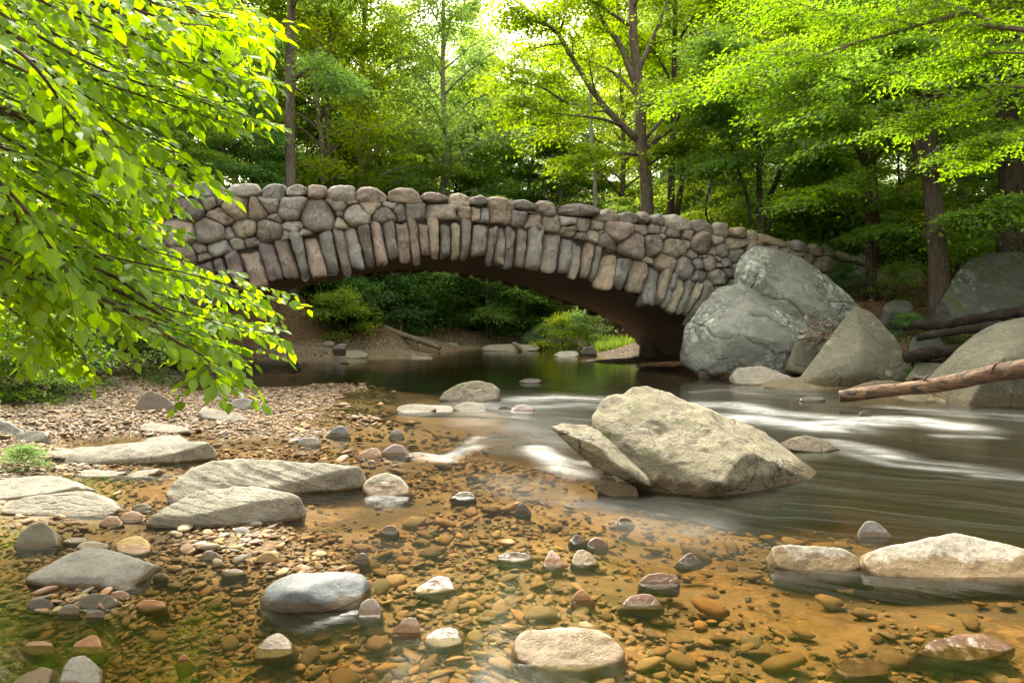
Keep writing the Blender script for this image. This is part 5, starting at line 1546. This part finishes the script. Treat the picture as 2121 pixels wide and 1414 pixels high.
BR = [  # photo pixels with a distance: drooping boughs
    [(-120, -120, 3.4), (150, 20, 3.5), (380, 110, 3.6), (560, 190, 3.8)], [(60, -160, 3.0), (280, -20, 3.2), (430, 30, 3.3), (520, 40, 3.5)], [(-80, -20, 3.2), (180, 130, 3.3), (380, 200, 3.5), (545, 250, 3.6)],
    [(-100, 80, 2.9), (140, 190, 3.1), (300, 285, 3.3), (410, 345, 3.4)], [(-100, 180, 3.4), (120, 270, 3.6), (250, 335, 3.8), (350, 390, 4.0)], [(-100, 260, 3.0), (100, 350, 3.2), (210, 415, 3.4), (320, 460, 3.6)],
    [(-100, 330, 3.6), (150, 440, 3.8), (280, 510, 4.0), (370, 545, 4.2)], [(-100, 400, 2.9), (150, 510, 3.2), (400, 570, 3.4), (590, 625, 3.6)], [(-100, 470, 3.3), (150, 570, 3.4), (350, 640, 3.5), (560, 690, 3.6)],
    [(-100, 510, 2.8), (120, 600, 3.0), (300, 660, 3.1), (420, 700, 3.2)], [(-80, 560, 3.6), (60, 640, 3.6), (130, 690, 3.6), (180, 740, 3.6)], [(260, 610, 3.4), (400, 690, 3.4), (475, 728, 3.4), (500, 772, 3.35)],
    [(-100, 20, 4.4), (120, 120, 4.6), (300, 180, 4.8), (480, 230, 5.0)], [(-100, 230, 4.6), (120, 330, 4.8), (250, 395, 5.0), (320, 430, 5.2)], [(-60, 380, 4.8), (150, 480, 5.0), (300, 560, 5.2), (400, 600, 5.4)], [(-160, 120, 4.0), (60, 220, 4.0), (220, 260, 4.2), (380, 320, 4.4)],
    [(-100, -220, 4.2), (150, -90, 4.4), (360, -30, 4.6), (540, 60, 4.8)], [(200, -200, 4.0), (380, -90, 4.0), (480, -10, 4.0), (560, 110, 4.1)], [(-60, 600, 4.6), (120, 650, 4.8), (320, 690, 4.8), (470, 720, 5.0)], [(-80, 300, 2.6), (40, 420, 2.6), (110, 520, 2.7), (160, 600, 2.7)],
    [(-60, 60, 2.6), (90, 140, 2.6), (200, 260, 2.7), (280, 330, 2.8)],
]
rs = np.random.default_rng(12)
wood, leaves = MB(), MB()
troot = Vector((-6.4, 4.4, tz(-6.4, 4.4)))
tw = [troot + Vector((0, 0, -.3)), troot + Vector((.1, .1, 2)), troot + Vector((.3, 0, 4.5)), troot + Vector((.2, .2, 7.5)), troot + Vector((.3, 0, 11))]
TT = resample(tw, 24)
wood.add(*tube(TT, np.linspace(.22, .08, 24), 10, .08, 3))
LP, LT, LN, LL = [], [], [], []
BR2 = []
rj = random.Random(31)
for b in BR:
    BR2.append(b)
    for c in range(3):
        oy, ox, od = rj.uniform(-70, 22), rj.uniform(-90, -10), rj.uniform(-.35, 1.1)
        BR2.append([(x + ox * (.3 + .7 * i / 3), y + oy * (1 - .4 * i / 3), d + od) for i, (x, y, d) in enumerate(b)])
for bi, b in enumerate(BR2):
    q = resample([W(*p) for p in b], 30)
    st = q[0]
    zt = st[2] + .9
    k = int(np.argmin(abs(TT[:, 2] - zt)))
    arm = resample([Vector(TT[k]), Vector((TT[k] * .55 + st * .45)) + Vector((0, 0, .35)), Vector(st)], 10)
    full = np.concatenate([arm[:-1], q])
    wood.add(*tube(full, np.concatenate([np.linspace(.03, .009, 9), np.linspace(.009, .002, len(full) - 9)]), 6, .05, bi))
    for q, gap in ((q, .075), (resample(arm[3:], 30), .17)):
        dq = poly_dir(q)
        L = np.linalg.norm(np.diff(q, axis=0), axis=1).sum()
        nt = int(L / gap)
        for s in range(nt):
            u = .02 + .98 * (s + rs.uniform(0, .9)) / nt
            f = u * 29
            i = min(28, int(f))
            p0 = q[i] + (q[i + 1] - q[i]) * (f - i)
            d = dq[i]
            sd = np.cross(d, [0, 0, 1])
            sd /= np.linalg.norm(sd)
            sgn = 1 if s % 2 else -1
            a = rs.uniform(.35, .95)
            td = d * math.cos(a) + sd * sgn * math.sin(a) + np.array([0, 0, rs.normal(-.05, .16)])
            td /= np.linalg.norm(td)
            ln = rs.uniform(.16, .46) * (1.1 - .5 * u)
            w = [p0]
            for g in range(4):
                td = td + np.array([0, 0, -.06]) + rs.normal(0, .07, 3)
                td /= np.linalg.norm(td)
                w.append(w[-1] + td * ln / 4)
            w = np.array(w)
            wood.add(*tube(w, np.linspace(.0022, .001, 5), 4, 0, 0, False))
            nl = max(3, int(ln / .036))
            for g in range(nl + 1):
                v = (g + .6) / (nl + .6) * 4
                j = min(3, int(v))
                lp = w[j] + (w[j + 1] - w[j]) * min(1, v - j)
                ld = (w[j + 1] - w[j]) / (np.linalg.norm(w[j + 1] - w[j]))
                ls_ = np.cross(ld, [0, 0, 1])
                ls_ /= np.linalg.norm(ls_) + 1e-9
                sg = 1 if g % 2 else -1
                tdn = ld * rs.uniform(.5, 1) + ls_ * sg * rs.uniform(.35, 1.0) * (g < nl) + np.array([0, 0, rs.uniform(-.55, .05)])
                LP.append(lp + tdn / np.linalg.norm(tdn) * .012)
                LT.append(tdn)
                LN.append(np.array([rs.normal(.1, .36), rs.normal(-.28, .36), .9]))
                LL.append(rs.uniform(.042, .088) * (1.12 if g == nl else 1))
fine_leaves(leaves, np.array(LP), np.array(LT), np.array(LN), np.array(LL), rs)
e = empty('tree', troot, 'bright green tree leaning in from the left with drooping leafy boughs close to us', 'tree')
o = wood.build('trunk', M['twig'], None, loc=troot); o.parent = e; o.location = (0, 0, 0)
o = leaves.build('crown', M['leaf_near'], None, smooth=False, loc=troot); o.parent = e; o.location = (0, 0, 0)
N_NEAR = len(LP)

# ---- the bough that reaches in from the upper right
wood, crown = MB(), MB()
tr = Vector((12.2, 9.2, tz(12.2, 9.2)))
tk = resample([tr + Vector((0, 0, -.3)), tr + Vector((-.1, 0, 3)), tr + Vector((-.3, .1, 6)), tr + Vector((-.3, 0, 10))], 20)
RB = [([(2121, 62, 9.2), (2060, 48, 9.4), (2000, 20, 9.6), (1950, 2, 9.8), (1880, -40, 10)], .045), ([(2005, 24, 9.6), (1940, 42, 9.7), (1860, 66, 9.9), (1770, 90, 10.1), (1690, 120, 10.3), (1610, 145, 10.5), (1580, 190, 10.6)], .03),
      ([(1900, 55, 9.8), (1840, 40, 10.2), (1740, 30, 10.8), (1640, 10, 11.2), (1540, 40, 11.6)], .02), ([(2121, 180, 8.9), (2050, 200, 9.2), (1970, 230, 9.6), (1900, 270, 10)], .02), ([(2121, 110, 9.4), (2040, 120, 9.8), (1960, 130, 10.2), (1880, 160, 10.6)], .02),
      ([(1700, 116, 10.3), (1620, 110, 10.8), (1540, 140, 11.2), (1460, 190, 11.6), (1400, 220, 11.8)], .015), ([(2121, -60, 9.2), (2000, -70, 9.6), (1860, -60, 10), (1700, -40, 10.6), (1560, -10, 11)], .03), ([(1760, 92, 10.1), (1700, 150, 10.1), (1650, 210, 10.2), (1600, 260, 10.3)], .012), ([(2121, 290, 9.5), (2060, 310, 9.9), (1990, 350, 10.3)], .015)]
lim = []
wood.add(*tube(tk, np.linspace(.26, .12, 20), 10, .08, 7))
A, D = [], []
rs = np.random.default_rng(15)
for l, r in RB:
    q = [W(*p) for p in l]
    if l[0][0] >= 2100:
        k = int(np.argmin(abs(tk[:, 2] - (q[0].z - .4))))
        q = [Vector(tk[k])] + q
    q = resample(q, 30)
    wood.add(*tube(q, np.linspace(r, .006, 30), 7, .08, 2))
    dq = poly_dir(q)
    for s in range(34):
        i = int(rs.integers(5, 30))
        h = math.atan2(dq[i, 1], dq[i, 0]) + rs.choice([-1, 1]) * rs.uniform(.4, 1.1)
        ln = rs.uniform(.35, 1.0)
        w = resample(np.array([q[i], q[i] + np.array([math.cos(h), math.sin(h), .12]) * ln * .5, q[i] + np.array([math.cos(h), math.sin(h), -.06]) * ln]), 6)
        wood.add(*tube(w, np.linspace(.006, .002, 6), 4, 0, 0, False))
        A.append(w)
        D.append(poly_dir(w))
A, D = np.concatenate(A), np.concatenate(D)
n = 24000
k = rs.integers(0, len(A), n)
P = A[k] + rs.normal(0, 1, (n, 3)) * np.array([.13, .13, .03])
tip = D[k] * .6 + rs.normal(0, .5, (n, 3)) * np.array([1, 1, .35]) + np.array([0, 0, -.2])
leaf_quads(crown, P, tip, np.array([0, 0, 1.0]) + rs.normal(0, .35, (n, 3)), .062 * rs.uniform(.65, 1.3, n), rs, clump=np.clip(.5 + .9 * fbm(P * 1.2, 2, seed=5), 0, 1))
e = empty('tree', tr, 'tree reaching in from the upper right with a long grey bough of small leaves', 'tree')
o = wood.build('trunk', M['bark_grey'], None, loc=tr); o.parent = e; o.location = (0, 0, 0)
o = crown.build('crown', M['leaf_bough'], None, smooth=False, loc=tr); o.parent = e; o.location = (0, 0, 0)

# ------------------------------------------------------------------ logs and driftwood
def log(label, pts, r0, r1, mat, n=16, bump=.14, name='log', cat='log', seed=1, twigs=()):
    q = resample([W(*p) for p in pts], 90)
    q = q + .12 * r1 * np.stack([fbm(q * 1.5 + k * 9, 2, seed=seed) for k in range(3)], -1)
    mb = MB()
    mb.add(*tube(q, np.linspace(r0, r1, 90) * (1 + .1 * fbm(q * 1.1, 2, seed=seed + 2)), n + 6, bump, seed))
    for t, r in twigs:
        mb.add(*tube(resample([W(*p) for p in t], 10), np.linspace(r, r * .4, 10), 6, .1, seed))
    c = q.mean(0)
    return tag(mb.build(name, M[mat], None, loc=c), label, cat)


log('long weathered brown log slanting from the right edge into the rapids', [(1738, 822, 11.3), (1850, 808, 11.0), (1960, 792, 10.7), (2060, 775, 10.4), (2180, 752, 10.1), (2300, 735, 9.8)], .095, .17, 'log', bump=.2, twigs=[([(1905, 800, 10.85), (1915, 785, 10.8), (1922, 778, 10.75)], .03), ([(2050, 776, 10.35), (2062, 755, 10.25), (2078, 748, 10.2)], .025)])
log('short brown log at the foot of the arch beside the lichen boulder', [(1320, 757, 19.5), (1370, 755, 19), (1440, 752, 18.3), (1480, 750, 17.9)], .05, .11, 'log', seed=3)
log('dark rotten log end poking out of the rocks', [(1880, 738, 13.6), (1930, 732, 13.9), (2000, 722, 14.3), (2060, 715, 14.6)], .12, .14, 'log_dark', seed=4, bump=.35)
log('dark fallen trunk lying across the right bank', [(1890, 672, 14.8), (1960, 672, 14.8), (2050, 655, 14.8), (2140, 640, 14.8), (2240, 622, 14.8)], .09, .13, 'log_dark', seed=5, bump=.4)
log('second dark log under the fallen bank trunk', [(1900, 700, 14.3), (1990, 684, 14.3), (2080, 676, 14.2), (2160, 668, 14.1)], .07, .1, 'log_dark', seed=6, bump=.4)
log('fallen pale trunk sloping down the far bank into the water', [(796, 680, 29.8), (830, 692, 29.6), (870, 706, 29.4), (912, 721, 29.2)], .15, .09, 'log_grey', seed=7)
log('bent driftwood branch standing in the far water', [(1064, 712, 30), (1076, 718, 29.6), (1088, 730, 29), (1094, 736, 28.8)], .09, .12, 'log_grey', seed=8, twigs=[([(1094, 736, 28.8), (1110, 738, 28.4), (1130, 740, 28)], .05)])
log('thin leaning bare pole in front of the far shrubs', [(829, 694, 31.5), (831, 675, 31.6), (832, 655, 31.7)], .03, .015, 'log_grey', seed=9)
log('bleached broken snag standing among the far shrubs', [(1000, 680, 38), (1001, 640, 38), (1002, 600, 38), (1003, 575, 38)], .12, .06, 'bark_pale', seed=10, cat='snag', name='snag')
log('thin bent twig lying against the blue-grey rock', [(660, 1268, 3.42), (700, 1258, 3.42), (735, 1245, 3.46), (756, 1232, 3.5)], .004, .002, 'twig', n=6, name='twig', cat='twig')
# flood debris jammed between the boulders
rd = random.Random(6)
mb = MB()
for k in range(46):
    x, y, d = rd.uniform(1672, 1738), rd.uniform(668, 712), rd.uniform(15.2, 15.8)
    a = rd.gauss(-.15, .5)
    l = rd.uniform(20, 52)
    mb.add(*tube(resample([W(x - l * math.cos(a) * .5, y - l * math.sin(a) * .5, d), W(x, y + rd.gauss(0, 4), d - .08), W(x + l * math.cos(a) * .5, y + l * math.sin(a) * .5, d + rd.uniform(-.15, .15))], 8), np.linspace(rd.uniform(.012, .04), .008, 8), 5, .1, k))
tag(mb.build('driftwood', M['log_grey'], None, loc=W(1700, 690, 15.5)), 'tangle of flood debris sticks jammed between the big boulders', 'driftwood')
mb = MB()
for k in range(22):
    x, y = rd.uniform(540, 640), rd.uniform(1028, 1050)
    g = G(x, y)
    a = rd.uniform(-.6, .6)
    mb.add(*tube(resample([g + Vector((-.08 * math.cos(a), -.04 * math.sin(a), .02)), g + Vector((0, 0, rd.uniform(.02, .05))), g + Vector((.08 * math.cos(a), .05 * math.sin(a), .015))], 6), np.linspace(.004, .002, 6), 4))
tag(mb.build('driftwood', M['log_dark'], None, loc=G(590, 1040)), 'clump of small dark twigs at the tip of the propped slab', 'driftwood')

# ---- fallen leaves on the banks
rs = np.random.default_rng(61)
n = 16000
lx = np.concatenate([rs.uniform(8.2, 19, n // 2), rs.uniform(-13, -5, n // 4), rs.uniform(-9, 6, n - n // 2 - n // 4)])
ly = np.concatenate([rs.uniform(14.5, 26, n // 2), rs.uniform(8, 30, n // 4), rs.uniform(30, 46, n - n // 2 - n // 4)])
lz = terrain(lx, ly)
ok = lz > .45
P = np.stack([lx, ly, lz + rs.uniform(.005, .03, n)], -1)[ok]
n = len(P)
lm = MB()
leaf_quads(lm, P, rs.normal(0, 1, (n, 3)) * np.array([1, 1, .25]), np.array([0, 0, 1.0]) + rs.normal(0, .35, (n, 3)), rs.uniform(.06, .14, n), rs, .6)
N = NT('dead_leaf')
a = N.n('SeparateColor', Color=N.attr('col'))
N.finish(N.n('BsdfDiffuse', Color=N.mix(a.outputs[0], (.07, .035, .015), (.28, .15, .07))).outputs[0])
tag(lm.build('leaf_litter', N.m, smooth=False), 'brown fallen leaves lying on the creek banks', 'leaf litter', kind='stuff')
rd = random.Random(16)
for k in range(16):
    px, py, d = rd.uniform(1880, 2130), rd.uniform(640, 730), rd.uniform(13.6, 15.6)
    p = W(px, py, d)
    p.z = tz(p.x, p.y) + rd.uniform(.03, .4)
    a = rd.uniform(-.5, .5)
    l = rd.uniform(.5, 1.5)
    mb = MB()
    v = Vector((math.cos(a), math.sin(a) * .6, rd.uniform(-.2, .3)))
    mb.add(*tube(resample([p - v * l / 2, p + Vector((rd.gauss(0, .06), 0, rd.gauss(0, .06))), p + v * l / 2], 12), np.linspace(rd.uniform(.02, .045), .008, 12), 6, .2, k))
    tag(mb.build('branch', M['log_dark'], None, loc=p), 'dead dark branch in the jumble of wood on the shaded right bank', 'branch', 'dead branches on the shaded right bank')
# ------------------------------------------------------------------ camera, sun, sky
cam = bpy.data.cameras.new('camera')
cam.sensor_width = 36
cam.lens = 36 * FPX / 2121
cam.clip_end = 2000
cam.clip_start = .05
co = bpy.data.objects.new('camera', cam)
COL.objects.link(co)
co.location = (0, 0, CAMH)
co.rotation_euler = (math.pi / 2 - PITCH, 0, 0)
scene.camera = co

SUN_EL, SUN_AZ = R(52), R(-16)     # azimuth measured from straight ahead, negative to the left
sv = Vector((math.sin(SUN_AZ) * math.cos(SUN_EL), math.cos(SUN_AZ) * math.cos(SUN_EL), math.sin(SUN_EL)))
sl = bpy.data.lights.new('sun', 'SUN')
sl.energy = SUN_E
sl.angle = R(10)
sl.color = (1.0, .93, .80)
so = bpy.data.objects.new('sun', sl)
COL.objects.link(so)
so.rotation_euler = (-sv).to_track_quat('-Z', 'Y').to_euler()
so.location = sv * 50

wd = bpy.data.worlds.new('World')
scene.world = wd
wd.use_nodes = True
nt = wd.node_tree
bg = nt.nodes['Background']
sky = nt.nodes.new('ShaderNodeTexSky')
sky.sky_type = 'NISHITA'
sky.sun_disc = False
sky.sun_elevation = SUN_EL
sky.sun_rotation = SUN_AZ
sky.air_density = 1.0
sky.dust_density = 6.0
sky.ozone_density = .6
hs = nt.nodes.new('ShaderNodeHueSaturation')
hs.inputs['Saturation'].default_value = .2
nt.links.new(sky.outputs[0], hs.inputs['Color'])
hs.inputs['Hue'].default_value = .5
warm = nt.nodes.new('ShaderNodeMix')
warm.data_type = 'RGBA'
warm.blend_type = 'MULTIPLY'
warm.inputs[0].default_value = 1
warm.inputs[7].default_value = (1.06, 1.0, .88, 1)
nt.links.new(hs.outputs[0], warm.inputs[6])
nt.links.new(warm.outputs[2], bg.inputs[0])
bg.inputs[1].default_value = SKY_E

vs = scene.view_settings
scene.display_settings.display_device = 'sRGB'
vs.view_transform = 'Standard'
vs.look = 'None'
vs.exposure = EXPO
vs.gamma = 1
vs.use_curve_mapping = False
cy = scene.cycles
cy.max_bounces = 8
cy.diffuse_bounces = 4
cy.glossy_bounces = 3
cy.transmission_bounces = 6
cy.transparent_max_bounces = 8
cy.caustics_reflective = False
cy.caustics_refractive = False
cy.sample_clamp_indirect = 6
cy.use_denoising = True

# ------------------------------------------------------------------ the damp summer air
if HAZE:
    N = NT('haze_air')
    v = N.n('VolumePrincipled', Density=HAZE, Color=(.9, .95, .82, 1), Anisotropy=.3)
    N.t.links.new(v.outputs[0], N.out.inputs['Volume'])
    bm = bmesh.new()
    bmesh.ops.create_cube(bm, size=1)
    me = bpy.data.meshes.new('haze')
    bm.to_mesh(me)
    bm.free()
    me.materials.append(N.m)
    ho = bpy.data.objects.new('haze', me)
    COL.objects.link(ho)
    ho.scale = (1300, 1300, 130)
    ho.location = (0, 0, 58)
    tag(ho, kind='stuff')
